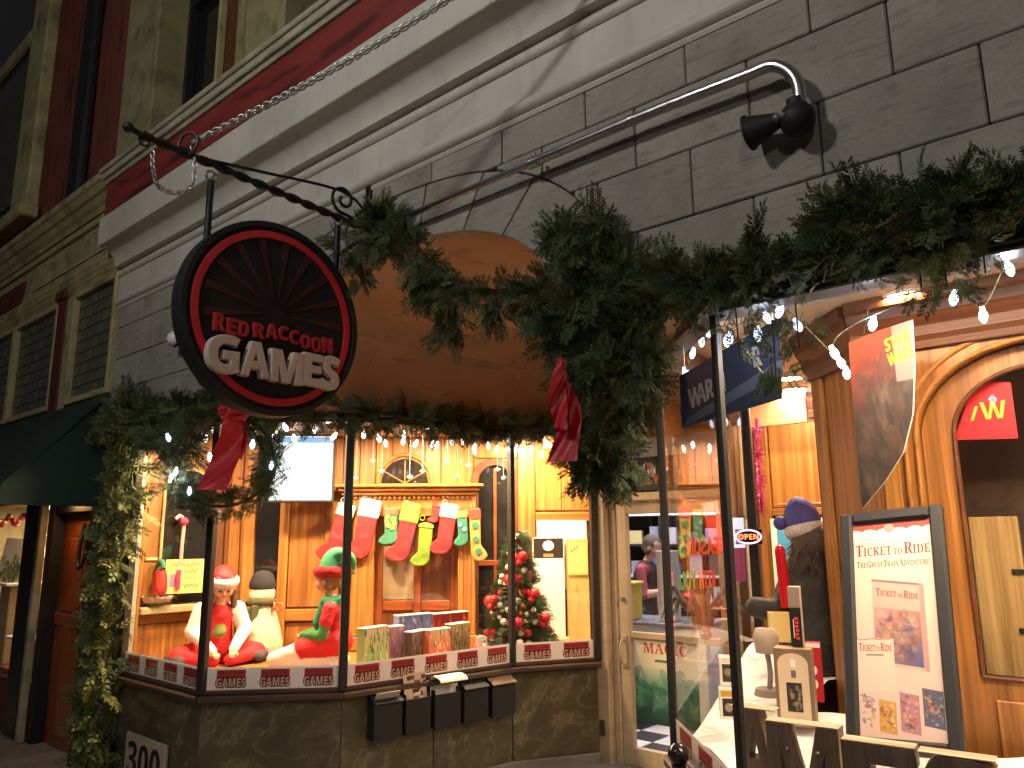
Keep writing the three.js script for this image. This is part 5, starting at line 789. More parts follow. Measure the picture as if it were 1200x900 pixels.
// ================================================================ shop room behind the door
const SF = -.18;
{
  struct('shop_wall', [bx(-9.2, 2.6, SF - .05, 3.1, -9.9, -9.8, .002), bx(-9.3, -9.2, SF - .05, 3.1, -9.8, -4.0, .002), bx(2.6, 2.7, SF - .05, 3.1, -9.8, -2.9, .002)], std({ color: lin(.34, .24, .17), map: TX.plaster }));
  struct('shop_ceiling', bx(-9.3, 2.7, 3.1, 3.15, -9.9, -5.5, .002), M.ceiling);
  const fl = struct('shop_floor', bx(-9.2, 2.6, SF - .06, SF - .012, -9.8, -5.56, .002), std({ color: lin(.12, .12, .13) }));
  const tg = cbox(.296, .012, .296, .003), tA = std({ color: lin(.55, .60, .68), roughness: .25 }), tB = std({ color: lin(.03, .035, .05), roughness: .25 });
  for (let i = 0; i < 11; i++) for (let j = 0; j < 10; j++) obj('floor_tile', tg, (i + j) % 2 ? tA : tB, fl, -2.75 - i * .3, SF - .006, -5.72 - j * .3);
  // bookcase with goods
  const sh = thing('shop_shelves', 'tall dark shelving unit packed with goods at the back of the shop', 'shelves', [-5.6, SF, -8.6], .35);
  obj('back', bx(-1.6, 1.6, 0, 2.5, -.22, -.2, .002), M.black, sh); for (let k = 0; k < 7; k++) obj('shelf', bx(-1.6, 1.6, .1 + k * .38, .13 + k * .38, -.2, .18, .004), k % 2 ? M.paper : M.black, sh); for (const x of [-1.6, -.55, .5, 1.6]) obj('upright', bx(x - .02, x + .02, 0, 2.5, -.2, .17, .004), M.black, sh);
  const tw = V(0, 0, 0), pal = [[.7, .66, .7], [.55, .1, .1], [.12, .16, .4], [.75, .6, .65], [.08, .07, .08], [.6, .5, .2], [.3, .3, .35]]; const mats = pal.map(p => std({ color: lin(...p), roughness: .5 }));
  const sh2 = new THREE.Matrix4().makeRotationY(.35).setPosition(-5.6, SF, -8.6);
  for (let r = 1; r < 7; r++) for (let i = 0; i < 13; i++) { const x = -1.5 + i * .24 + rr(-.02, .02); if (Math.abs(x + .55) < .06 || Math.abs(x - .5) < .06) continue; const w = rr(.10, .18), h = rr(.14, .29), p = V(x, .131 + (r - 1) * .38 + .0, .02).applyMatrix4(sh2); const ci = Math.floor(rnd() * 7), m = obj('boxed_game', bx(-w / 2, w / 2, 0, h, -.08, .1, .003), mats[ci], null, p.x, p.y, p.z); m.rotation.y = .35; tag(m, `small ${['pale lilac', 'red', 'navy blue', 'pink', 'black', 'mustard', 'grey'][ci]} boxed game on the ${['lowest', 'second', 'third', 'fourth', 'fifth', 'top'][r - 1]} shelf at the back of the shop`, 'game box', `${['pale lilac', 'red', 'navy blue', 'pink', 'black', 'mustard', 'grey'][ci]} games on the ${['lowest', 'second', 'third', 'fourth', 'fifth', 'top'][r - 1]} shop shelf`); }
  // counter with a box and papers
  const ct = thing('shop_counter', 'pale glass-topped counter behind the shop door', 'counter', [-4.55, SF, -7.0], .2); obj('body', bx(-.5, .9, 0, .9, -.3, .3, .006), M.paper, ct); obj('top', bx(-.54, .94, .9, .93, -.34, .34, .006), std({ color: lin(.3, .3, .32), roughness: .15 }), ct);
  const yb = obj('yellow_bin', [bx(-.2, .2, 0, .34, -.14, .14, .01), bx(-.22, .22, .34, .37, -.16, .16, .008)], std({ color: lin(.55, .42, .04), roughness: .5 }), null, -4.55, SF + .932, -6.85); tag(yb, 'yellow plastic bin on the counter in the shop', 'bin'); yb.rotation.y = .2;
  const bk = obj('white_binder', [bx(-.07, .07, 0, .55, -.1, .1, .005), bx(-.072, .072, .55, .68, -.102, .102, .005)], M.paper, null, -4.02, SF + .932, -6.95); tag(bk, 'white upright box standing on the shop counter', 'box');
  // shopkeeper
  const V1 = [.05, .02, .02], HR = [.06, .042, .03], SK = SKIN, SHT = [.25, .05, .05];
  const b = [[[0, .05, -.09], [.02, .48, -.1], .075, .065, [.03, .03, .05]], [[0, .05, .09], [.02, .48, .1], .075, .065, [.03, .03, .05]], [[.02, .48, -.10], [0, .92, -.08], .068, .10, [.03, .03, .05]], [[.02, .48, .10], [0, .92, .08], .068, .10, [.03, .03, .05]], [[0, .92, 0], [0, 1.15, 0], .15, .15, V1], [[0, 1.15, 0], [.04, 1.36, 0], .15, .13, V1], [[.03, 1.38, -.14], [.03, 1.38, .14], .075, .075, SHT], [[.05, 1.44, 0], [.09, 1.52, 0], .055, .052, SK], [[.03, 1.38, -.19], [.08, 1.12, -.24], .058, .048, SHT], [[.08, 1.12, -.24], [.33, 1.16, -.14], .045, .034, SK], [[.03, 1.38, .19], [.08, 1.12, .24], .058, .048, SHT], [[.08, 1.12, .24], [.33, 1.16, .12], .045, .034, SK], [[.02, .03, -.1], [.14, .03, -.1], .045, .04, V1], [[.02, .03, .1], [.14, .03, .1], .045, .04, V1], ...face([.13, 1.63, 0], [1, -.35, 0], .105, HR)];
  const pp = onZ(752, 640, -7.75); figure('person', 'dark-haired shopkeeper in dark vest looking down behind the counter', [pp.x, SF - .05 + (pp.y - 1.63 - SF + .05), pp.z].map((v, i) => i === 1 ? SF : v), facing(.9, -.25), b, [hand([.34, 1.16, -.13], [1, 0, .3], [0, 1, 0], SK), hand([.34, 1.16, .11], [1, 0, -.3], [0, 1, 0], SK)], .012);
  // posters on the door and transom
  const dz = ZD - .045, put = (name, x0, x1, y0, y1, mat, label, cat, z = dz) => { const m = card(name, x1 - x0, y1 - y0, .003, mat, M.paper); m.position.set((x0 + x1) / 2, (y0 + y1) / 2, z); return tag(m, label, cat); };
  put('door_poster', -3.52, -2.96, .15, .80, print(256, 320, (c, w, h) => { const g = c.createLinearGradient(0, 0, 0, h); g.addColorStop(0, '#efe3cf'); g.addColorStop(.35, '#d9d2b6'); g.addColorStop(.6, '#4f8f70'); g.addColorStop(1, '#0f3a30'); c.fillStyle = g; c.fillRect(0, 0, w, h); for (let i = 0; i < 40; i++) { c.fillStyle = ['#0d2f28', '#2f6f58', '#8fb89a', '#163f36'][i % 4]; c.globalAlpha = .3; c.beginPath(); c.ellipse(w * hash(i, 1, 77), h * (.45 + .55 * hash(i, 2, 77)), 14 + 34 * hash(i, 3, 77), 8 + 20 * hash(i, 4, 77), hash(i, 5, 77) * 3, 0, 7); c.fill(); } c.globalAlpha = 1; c.fillStyle = '#c0451f'; c.font = 'bold 52px serif'; c.textAlign = 'center'; c.fillText('MAGIC', w / 2, 62, 180); c.fillStyle = '#5a6a4a'; c.fillRect(86, 84, 84, 9); }), 'cream and green poster on the lower half of the shop door', 'poster');
  put('paper_sheet', -3.60, -3.08, 1.95, 2.45, std({ color: lin(.62, .66, .78), roughness: .7 }), 'pale blue-white sheet covering the transom over the door', 'paper', ZD - .05);
  put('transom_poster', -3.50, -2.95, 1.95, 2.22, print(256, 128, (c, w, h) => { c.fillStyle = '#120b08'; c.fillRect(0, 0, w, h); c.fillStyle = '#a8612c'; c.font = 'bold 118px serif'; c.textAlign = 'center'; c.fillText('M', w / 2 - 6, 106); }), 'black transom poster with an orange letter over the door', 'poster', ZD - .044);
  for (const [x, z, i] of [[-4.9, -6.9, 0], [-4.4, -8.2, 1], [-1.0, -7.4, 2]]) { const t = thing('ceiling_panel_lamp', ['white ceiling panel lamp above the shop counter', 'white ceiling panel lamp before the back shelves', 'white ceiling panel lamp deep in the right of the shop'][i], 'lamp', [x, 3.09, z]); obj('panel', bx(-.6, .6, -.03, .01, -.3, .3, .004), glow(.95, .96, 1, 4), t); areaLight(x, 3.05, z, 1.2, .6, 0xf0eeff, 30); }
}
// ================================================================ right display
const ZP = -3.63, CY = 2.62;
{
  struct('display_floor', uvm(extr([[-1.27, 2.72], [-1.92, 3.38], [-2.08, 4.78], [-2.45, 5.42], [-2.45, 5.85], [1.6, 5.85], [1.6, 2.72]], .04).rotateX(-Math.PI / 2).translate(0, FLOOR - .045, 0)), M.wood[2]);
  struct('display_ceiling', uvm(extr([[-1.96, 2.86], [-1.96, 3.36], [-2.12, 4.75], [-2.5, 5.38], [-2.7, 5.9], [1.6, 5.9], [1.6, 2.86]], .04).rotateX(-Math.PI / 2).translate(0, CY, 0)), M.ceiling);
  // near panelled wall with an arched door
  const wall = struct('panelled_wall', (() => { const c = -.39, hw = .46, sp = 2.0, pts = [[-1.02, FLOOR], [c - hw, FLOOR], [c - hw, sp]]; for (let i = 1; i < 24; i++) { const a = Math.PI * (1 - i / 24); pts.push([c + hw * Math.cos(a), sp + .36 * Math.sin(a)]); } pts.push([c + hw, sp], [c + hw, FLOOR], [1.6, FLOOR], [1.6, CY], [-1.02, CY]); return uvm(extr(pts, .05)).translate(0, 0, ZP - .05); })(), M.wood[1]);
  const c = -.39, hw = .46, sp = 2.0; const arcT = (r, k, z, rad, mat, nm) => { const p = [V(c - r, FLOOR, z)]; for (let i = 0; i <= 24; i++) { const a = Math.PI * (1 - i / 24); p.push(V(c + r * Math.cos(a), sp + k * Math.sin(a), z)); } p.push(V(c + r, FLOOR, z)); obj(nm, tube(p, rad, 90, 8), mat, wall); };
  arcT(hw + .05, .42, ZP + .002, .012, M.wood[0], 'arch_bead'); arcT(hw + .005, .365, ZP + .003, .010, M.wood[0], 'arch_bead');
  // reveal of the arch
  { const n = 24, pos = [], uv = [], idx = []; const P = []; P.push([c - hw, FLOOR]); for (let i = 0; i <= n; i++) { const a = Math.PI * (1 - i / n); P.push([c + hw * Math.cos(a), sp + .36 * Math.sin(a)]); } P.push([c + hw, FLOOR]); P.forEach(([x, y], i) => { pos.push(x, y, ZP - .05, x, y, ZP - .17); uv.push(0, i * .1, .12, i * .1); if (i < P.length - 1) idx.push(i * 2, i * 2 + 1, i * 2 + 2, i * 2 + 2, i * 2 + 1, i * 2 + 3); }); const g = new THREE.BufferGeometry(); g.setAttribute('position', new THREE.Float32BufferAttribute(pos, 3)); g.setAttribute('uv', new THREE.Float32BufferAttribute(uv, 2)); g.setIndex(idx); g.computeVertexNormals(); obj('arch_reveal', g, M.darkwood, wall); }
  // crown moulding
  const crown = [[0, 2.38], [.03, 2.38], [.035, 2.41], [.055, 2.43], [.06, 2.47], [.09, 2.52], [.10, 2.56], [.12, 2.57], [.12, CY - .003], [0, CY - .003]];
  obj('crown_moulding', sweepX(crown, -1.07, 1.6).translate(0, 0, ZP), M.darkwood, wall);
  const ch = new Frame([-1.42, -4.06], [-1.02, ZP]); obj('chamfer_panel', ch.place(bx(0, ch.len, FLOOR, CY, -.05, -.001, .004)), M.wood[1], wall); obj('crown_moulding', ch.place(sweepX(crown, 0, ch.len - .0)), M.darkwood, wall); obj('stile', ch.place(bx(.02, .12, FLOOR, 2.38, .0, .02, .004)), M.wood[0], wall);
  obj('stile', bx(-1.0, -.93, FLOOR, 2.37, ZP + .001, ZP + .016, .004), M.wood[0], wall);
  obj('return_wall', bx(-1.44, -1.40, FLOOR, CY, -5.75, -4.07, .003), M.wood[2], wall);
  // door leaf set back in the arch
  const door = thing('arched_door', 'oak arched door with a round-headed glass in the right display', 'door', [0, 0, ZP - .13]); const gl = .335, gk = .27, gy = 1.02;
  { const pts = [[c - hw, FLOOR], [c + hw, FLOOR], [c + hw, sp]]; for (let i = 1; i < 24; i++) { const a = Math.PI * i / 24; pts.push([c + hw * Math.cos(a), sp + .355 * Math.sin(a)]); } pts.push([c - hw, sp]); const hole = [[c - gl, gy], [c - gl, sp]]; for (let i = 1; i < 24; i++) { const a = Math.PI * (1 - i / 24); hole.push([c + gl * Math.cos(a), sp + gk * Math.sin(a)]); } hole.push([c + gl, sp], [c + gl, gy]); obj('leaf', uvm(extr(pts, .05, 0, [hole])), M.wood[1], door);
    const g2 = hole.map(p => p); obj('glass', uvm(extr(g2, .004).translate(0, 0, .02)), M.glass, door); const tp = []; tp.push(V(c - gl, gy, .052)); for (let i = 0; i <= 24; i++) { const a = Math.PI * (1 - i / 24); tp.push(V(c + gl * Math.cos(a), sp + gk * Math.sin(a), .052)); } tp.push(V(c + gl, gy, .052)); obj('glazing_bead', [tube(tp, .009, 90, 6), rod(V(c - gl, gy, .052), V(c + gl, gy, .052), .009)], M.darkwood, door);
    obj('raised_panel', bx(c - .30, c + .30, .66, .94, .05, .064, .01), M.wood[1], door); }
  const dim = struct('back_room_wall', bx(-1.35, 1.6, FLOOR - .8, CY, -4.75, -4.7, .003), std({ color: lin(.34, .24, .17), map: TX.plaster })); { const t = thing('back_room_lamp', 'small warm ceiling lamp in the dim room behind the arched door', 'lamp', [.3, CY - .01, -4.3]); obj('lens', cyl(.06, .06, .02, 20), glow(1, .8, .5, 3), t); areaLight(.3, CY - .04, -4.3, .1, .1, 0xffc890, 90); }
  const bd = thing('hinged_board', 'yellowish hinged wooden board seen through the arched door glass', 'board', [-.62, 1.0, -3.92]); obj('board', bx(-.13, .055, .0, .66, -.01, .01, .004), std({ color: lin(.62, .42, .16), map: TX.wood, roughness: .6 }), bd); for (const y of [.42, .18, -.02]) obj('hinge', bx(.01, .065, y, y + .02, .01, .02, .003), M.black, bd); obj('leg', bx(-.02, .02, -.44, .0, -.01, .01, .003), M.darkwood, bd);
  const z0 = ZP - .10, a = onZ(1130, 450, z0), b = onZ(1190, 515, z0), q0 = onZ(1116, 515, z0), q1 = onZ(1192, 513, z0), q2 = onZ(1183, 447, z0), q3 = onZ(1140, 447, z0);
  const rp = obj('red_poster', extr([[q0.x, q0.y], [q1.x, q1.y], [q2.x, q2.y], [q3.x, q3.y]], .004).translate(0, 0, z0 - .03), std({ color: lin(.55, .012, .02), roughness: .5 })); tag(rp, 'red trapezoid poster behind the arched door glass', 'poster');
  { const g = new TextGeometry('W', { font, size: .075, depth: .004 }); const p = onZ(1150, 492, z0 - .024); obj('lettering', g.translate(p.x, p.y, z0 - .025), std({ color: lin(.75, .55, .06) }), rp); const g3 = new TextGeometry('/', { font, size: .06, depth: .004 }); obj('lettering', g3.translate(p.x - .04, p.y, z0 - .025), std({ color: lin(.75, .55, .06) }), rp); }
}
{ // far panelled wall
  const z = -5.75, w = struct('panelled_wall', bx(-2.7, -1.40, FLOOR, CY, z - .06, z - .03, .002), M.wood[2]); const x = px => onZ(px, 540, z).x, y = (px, py) => onZ(px, py, z).y;
  obj('upper_panel', bx(x(902), x(990), y(945, 594), y(945, 495), z - .03, z, .006), M.wood[0], w); obj('stile', bx(x(886), x(901), FLOOR, 2.5, z - .03, z + .02, .006), M.wood[1], w); obj('stile', bx(x(991), x(1004), FLOOR, 2.5, z - .03, z + .02, .006), M.wood[1], w); obj('rail', bx(x(902), x(990), y(945, 604), y(945, 595), z - .03, z + .03, .006, true), M.wood[1], w); obj('panel_bead', bx(x(908), x(985), y(945, 591), y(945, 589), z, z + .008, .003, true), M.cream, w);
  obj('crown_moulding', sweepX([[0, 2.44], [.03, 2.44], [.05, 2.5], [.09, 2.56], [.10, CY - .003], [0, CY - .003]], -2.6, -1.41).translate(0, 0, z - .02), M.darkwood, w);
  const pa = onZ(903, 608, z + .1), pb = onZ(990, 735, z + .1); const m = card('sky_picture', pb.x - pa.x, pa.y - pb.y, .02, print(192, 256, (c, W, H) => { c.fillStyle = '#f2efe8'; c.fillRect(0, 0, W, H); const g = c.createLinearGradient(0, 24, 0, H); g.addColorStop(0, '#4fa8d8'); g.addColorStop(1, '#1d5fa8'); c.fillStyle = g; c.fillRect(18, 22, W - 36, H - 44); c.fillStyle = 'rgba(240,250,255,.75)'; for (let i = 0; i < 16; i++) { c.beginPath(); c.ellipse(W * hash(i, 1, 9), 30 + H * .6 * hash(i, 2, 9), 8 + 26 * hash(i, 3, 9), 3 + 6 * hash(i, 4, 9), 0, 0, 7); c.fill(); } }), M.paper); m.position.set((pa.x + pb.x) / 2, (pa.y + pb.y) / 2, z + .1); tag(m, 'white-framed blue sky picture behind the coated mannequin', 'picture');
}
// white cloth like snow over the display floor
const clothY = (x, z) => FLOOR + .03 + .13 * fbm(((x + 3) * .35) % 1, ((z + 9) * .35) % 1, 4, 4, 300, 3) + .24 * sq(-3.0, -4.3, z) + .05 * Math.sin(x * 5 + z * 3);
{
  const nx = 70, nz = 60, pos = [], uv = [], idx = []; for (let j = 0; j <= nz; j++) { const z = -2.74 - 2.6 * j / nz, xm = (z > -3.36 ? -1.25 - (.70) * (-2.64 - z) / .72 : -1.95 - .17 * (-3.36 - z) / 1.39) + .075; for (let i = 0; i <= nx; i++) { const x = xm + (1.2 - xm) * i / nx; const inside = z > ZP + .05 || x < -1.5; pos.push(x, inside || true ? clothY(x, z) : 0, z); uv.push(x, z); if (i < nx && j < nz) { const a = j * (nx + 1) + i; const zz = z - 1.3 / nz; if (zz > ZP + .06 || x < -1.46) idx.push(a, a + 1, a + nx + 1, a + nx + 1, a + 1, a + nx + 2); } } }
  const g = new THREE.BufferGeometry(); g.setAttribute('position', new THREE.Float32BufferAttribute(pos, 3)); g.setAttribute('uv', new THREE.Float32BufferAttribute(uv, 2)); g.setIndex(idx); g.computeVertexNormals(); tag(obj('snow_cloth', g, M.snow), 'crumpled white cloth spread like snow over the right display floor', 'cloth');
}
// framed poster
{
  const t = thing('framed_poster', 'black framed poster with red title lettering in the right display', 'poster', onZ(1050.5, 731, -3.25).toArray()); t.rotation.set(-.355, -.082, .088, 'YXZ'); const w = .398, h = .92, b = .05;
  obj('frame_side', bx(-w / 2, -w / 2 + b, -h / 2, h / 2, -.015, .02, .010), M.black, t); obj('frame_side', bx(w / 2 - b, w / 2, -h / 2, h / 2, -.015, .02, .010), M.black, t); obj('frame_rail', bx(-w / 2 + b, w / 2 - b, h / 2 - b, h / 2, -.015, .02, .010), M.black, t); obj('frame_rail', bx(-w / 2 + b, w / 2 - b, -h / 2, -h / 2 + b, -.015, .02, .010), M.black, t);
  const iw = w - 2 * b, ih = h - 2 * b; const m = card('print', iw, ih, .004, print(512, 1410, (x, W, H) => {
    const g = x.createLinearGradient(0, 0, 0, H); g.addColorStop(0, '#e0cdb8'); g.addColorStop(.5, '#dcc0b0'); g.addColorStop(1, '#dcbcb0'); x.fillStyle = g; x.fillRect(0, 0, W, H);
    x.fillStyle = '#b0453a'; x.fillRect(0, 0, W, 60); x.fillStyle = '#e8dac8'; for (let i = 0; i < 6; i++) { x.beginPath(); x.ellipse(i * 100 + 10, 84, 62, 40, 0, 0, 7); x.fill(); } x.fillStyle = '#8f8a86'; x.beginPath(); x.arc(245, 44, 34, 0, 7); x.fill();
    const cap = (s, cx, y, size, col, wmax) => { x.fillStyle = col; x.textAlign = 'left'; const parts = s.split(' '); let tot = 0; const seg = []; for (const p of parts) { if (p === 'TO') { seg.push([p, .62]); } else { seg.push([p[0], 1.22]); seg.push([p.slice(1), .92]); } seg.push([' ', .5]); } seg.pop(); for (const [q, k] of seg) { x.font = `bold ${size * k}px serif`; tot += x.measureText(q).width; } const sc = Math.min(1, wmax / tot); x.save(); x.translate(cx - tot * sc / 2, y); x.scale(sc, 1.25); let px = 0; for (const [q, k] of seg) { x.font = `bold ${size * k}px serif`; x.fillText(q, px, 0); px += x.measureText(q).width; } x.restore(); };
    cap('TICKET TO RIDE', 256, 236, 74, '#8a1c18', 490); cap('THE GREAT TRAIN ADVENTURE!', 256, 318, 42, '#2a2414', 480);
    x.save(); x.transform(1, .14, 0, 1, 110, 400); x.fillStyle = '#d9a79a'; x.fillRect(0, 0, 330, 560); x.fillStyle = '#8d6a68'; x.fillRect(0, 0, 330, 16); x.fillStyle = '#b98d88'; x.fillRect(300, 0, 30, 560); const gg = x.createLinearGradient(0, 200, 300, 560); gg.addColorStop(0, '#cf8f86'); gg.addColorStop(.6, '#9a7068'); gg.addColorStop(1, '#4a5490'); x.fillStyle = gg; x.fillRect(8, 190, 290, 350); for (let i = 0; i < 120; i++) { x.globalAlpha = .22; x.fillStyle = ['#5c4a52', '#e0a060', '#3f4a86', '#efd0b8', '#7a4038'][i % 5]; x.beginPath(); x.ellipse(40 + 220 * hash(i, 1, 31), 220 + 280 * hash(i, 2, 31), 8 + 30 * hash(i, 3, 31), 10 + 40 * hash(i, 4, 31), hash(i, 5, 31) * 3, 0, 7); x.fill(); } x.globalAlpha = 1; cap('TICKET TO RIDE', 160, 110, 46, '#8a1f1c', 270); x.restore();
    x.fillStyle = '#dfc6b4'; x.fillRect(0, 800, 232, 330); x.strokeStyle = '#7d6660'; x.lineWidth = 5; x.beginPath(); x.moveTo(0, 790); for (let i = 0; i <= 232; i += 20) x.lineTo(i, 800 + 10 * hash(i, 1, 66)); x.stroke(); cap('TICKET TO RIDE', 116, 880, 46, '#861f1c', 210); x.fillStyle = '#6a6258'; x.fillRect(56, 902, 110, 8);
    [[10, 1130, 95, 230, '#4a5a8a'], [122, 1180, 105, 190, '#c8954a'], [250, 1130, 115, 230, '#b07a88'], [385, 1100, 120, 220, '#5a5a70']].forEach(([a, b, cw, chh, col], k) => { x.save(); x.transform(1, .16, 0, 1, a, b); if (k) { x.fillStyle = col; x.fillRect(0, 0, cw, chh); } for (let i = 0; i < 60; i++) { x.globalAlpha = .4; x.fillStyle = ['#3a3a4a', '#e8d0b8', '#b04a3a', '#d8b040', col][i % 5]; x.beginPath(); x.ellipse(cw * (.12 + .76 * hash(i, k, 41)), chh * (.1 + .8 * hash(i, k, 42)), 3 + 9 * hash(i, k, 43), 4 + 16 * hash(i, k, 44), hash(i, k, 45) * 3, 0, 7); x.fill(); } x.globalAlpha = 1; x.restore(); });
  }), M.paper, t); obj('glazing', new THREE.PlaneGeometry(iw, ih).translate(0, 0, .006), M.glass, t);
}
// shield-shaped card hanging under the crown moulding
{
  const f = new Frame([-1.35, -3.55], [-.75, -3.30]), P = [[996, 402], [1030, 388], [1070, 375], [1073, 430], [1071, 485], [1060, 530], [1040, 562], [1012, 596], [1005, 520], [999, 450]].map(p => f.at(p[0], p[1]));
  const xs = P.map(p => p[0]), ys = P.map(p => p[1]), x0 = Math.min(...xs), x1 = Math.max(...xs), y0 = Math.min(...ys), y1 = Math.max(...ys);
  const g = extr(P.slice().reverse(), .008), uvA = g.attributes.uv, pa = g.attributes.position; for (let i = 0; i < pa.count; i++) uvA.setXY(i, (pa.getX(i) - x0) / (x1 - x0), (pa.getY(i) - y0) / (y1 - y0));
  const mat = print(256, 512, (c, W, H) => { const q = c.createLinearGradient(0, 0, W, H); q.addColorStop(0, '#a84a2c'); q.addColorStop(.2, '#702a20'); q.addColorStop(.42, '#2e2624'); q.addColorStop(1, '#1c1816'); c.fillStyle = q; c.fillRect(0, 0, W, H); c.globalAlpha = .16; for (let i = 0; i < 190; i++) { c.fillStyle = ['#2a2422', '#5a4a42', '#8a6848', '#141110', '#6a2a1e', '#4a3a34'][i % 6]; c.beginPath(); c.ellipse(W * (.1 + .8 * hash(i, 1, 88)), H * (.18 + .8 * hash(i, 2, 88)), 6 + 26 * hash(i, 3, 88), 10 + 50 * hash(i, 4, 88), hash(i, 5, 88) * 1.2 - .6, 0, 7); c.fill(); } c.globalAlpha = 1; c.fillStyle = '#6e6460'; c.fillRect(W * .70, 0, W * .3, H * .32); c.fillStyle = '#e8c81c'; c.font = 'bold 50px sans-serif'; c.save(); c.translate(150, 72); c.rotate(-.12); c.fillText('STAR', 0, 0, 96); c.fillText('WARS', 2, 44, 96); c.restore(); }, { roughness: .75 });
  const t = thing('shield_poster', 'shield-shaped dark poster with yellow lettering under the crown moulding', 'poster'); const m = new THREE.Mesh(f.place(g), [mat, M.paper]); m.name = 'card'; t.add(m); for (const [px, py] of [[1010, 398], [1062, 380]]) { const a = f.at(px, py); obj('hanger', rod(f.world(a[0], a[1] - .01, .0), f.world(a[0], CY - .06, -.06), .002), M.black, t); }
}
// hanging banner with silver lettering
{
  const f = new Frame([-1.75, -3.02], [-1.22, -2.92]), A = f.at(797, 441), B = f.at(914, 372), C = f.at(917, 467), D = f.at(800, 502);
  const sh = [D, C, B, A]; const t = thing('hanging_banner', 'dark blue banner with silver letters hung behind the corner window post', 'banner'); obj('sheet', f.place(uvm(extr(sh, .005))), std({ color: lin(.028, .034, .055), roughness: .25 }), t);
  const sc = (s, k) => V(A[0] + (B[0] - A[0]) * s + (D[0] - A[0]) * k, A[1] + (B[1] - A[1]) * s + (D[1] - A[1]) * k, .007), ang = Math.atan2(C[1] - D[1], C[0] - D[0]);
  const silver = std({ color: lin(.42, .42, .44), roughness: .3, metalness: .5 }); 'WARM'.split('').forEach((q, i) => { const g = new TextGeometry(q, { font, size: .085, depth: .004 }).rotateZ(ang * .8).scale(.62, 1, 1), p = sc(.10 + .085 * i, .72); obj('letter', f.place(g.translate(p.x, p.y, .007)), silver, t); }); { const g = new TextGeometry('R', { font, size: .085, depth: .004 }).rotateZ(ang * .8).scale(.62, 1, 1), p = sc(.74, .62); obj('letter', f.place(g.translate(p.x, p.y, .007)), silver, t); }
  const s1 = sc(.08, .86), s2 = sc(1.0, .72), s3 = sc(1.0, 1), s4 = sc(0, 1), s5 = sc(.10, .98); obj('lower_band', f.place(extr([[s4.x, s4.y], [s3.x, s3.y], [s2.x, s2.y], [s1.x, s1.y]], .002).translate(0, 0, .0055)), std({ color: lin(.075, .085, .11), roughness: .3 }), t);
  for (const k of [.06, .94]) { const p = sc(k, .02); obj('cord', rod(f.world(p.x, p.y, .004), f.world(p.x, Math.max(p.y + .02, CY), .004), .002), M.paper, t); }
}
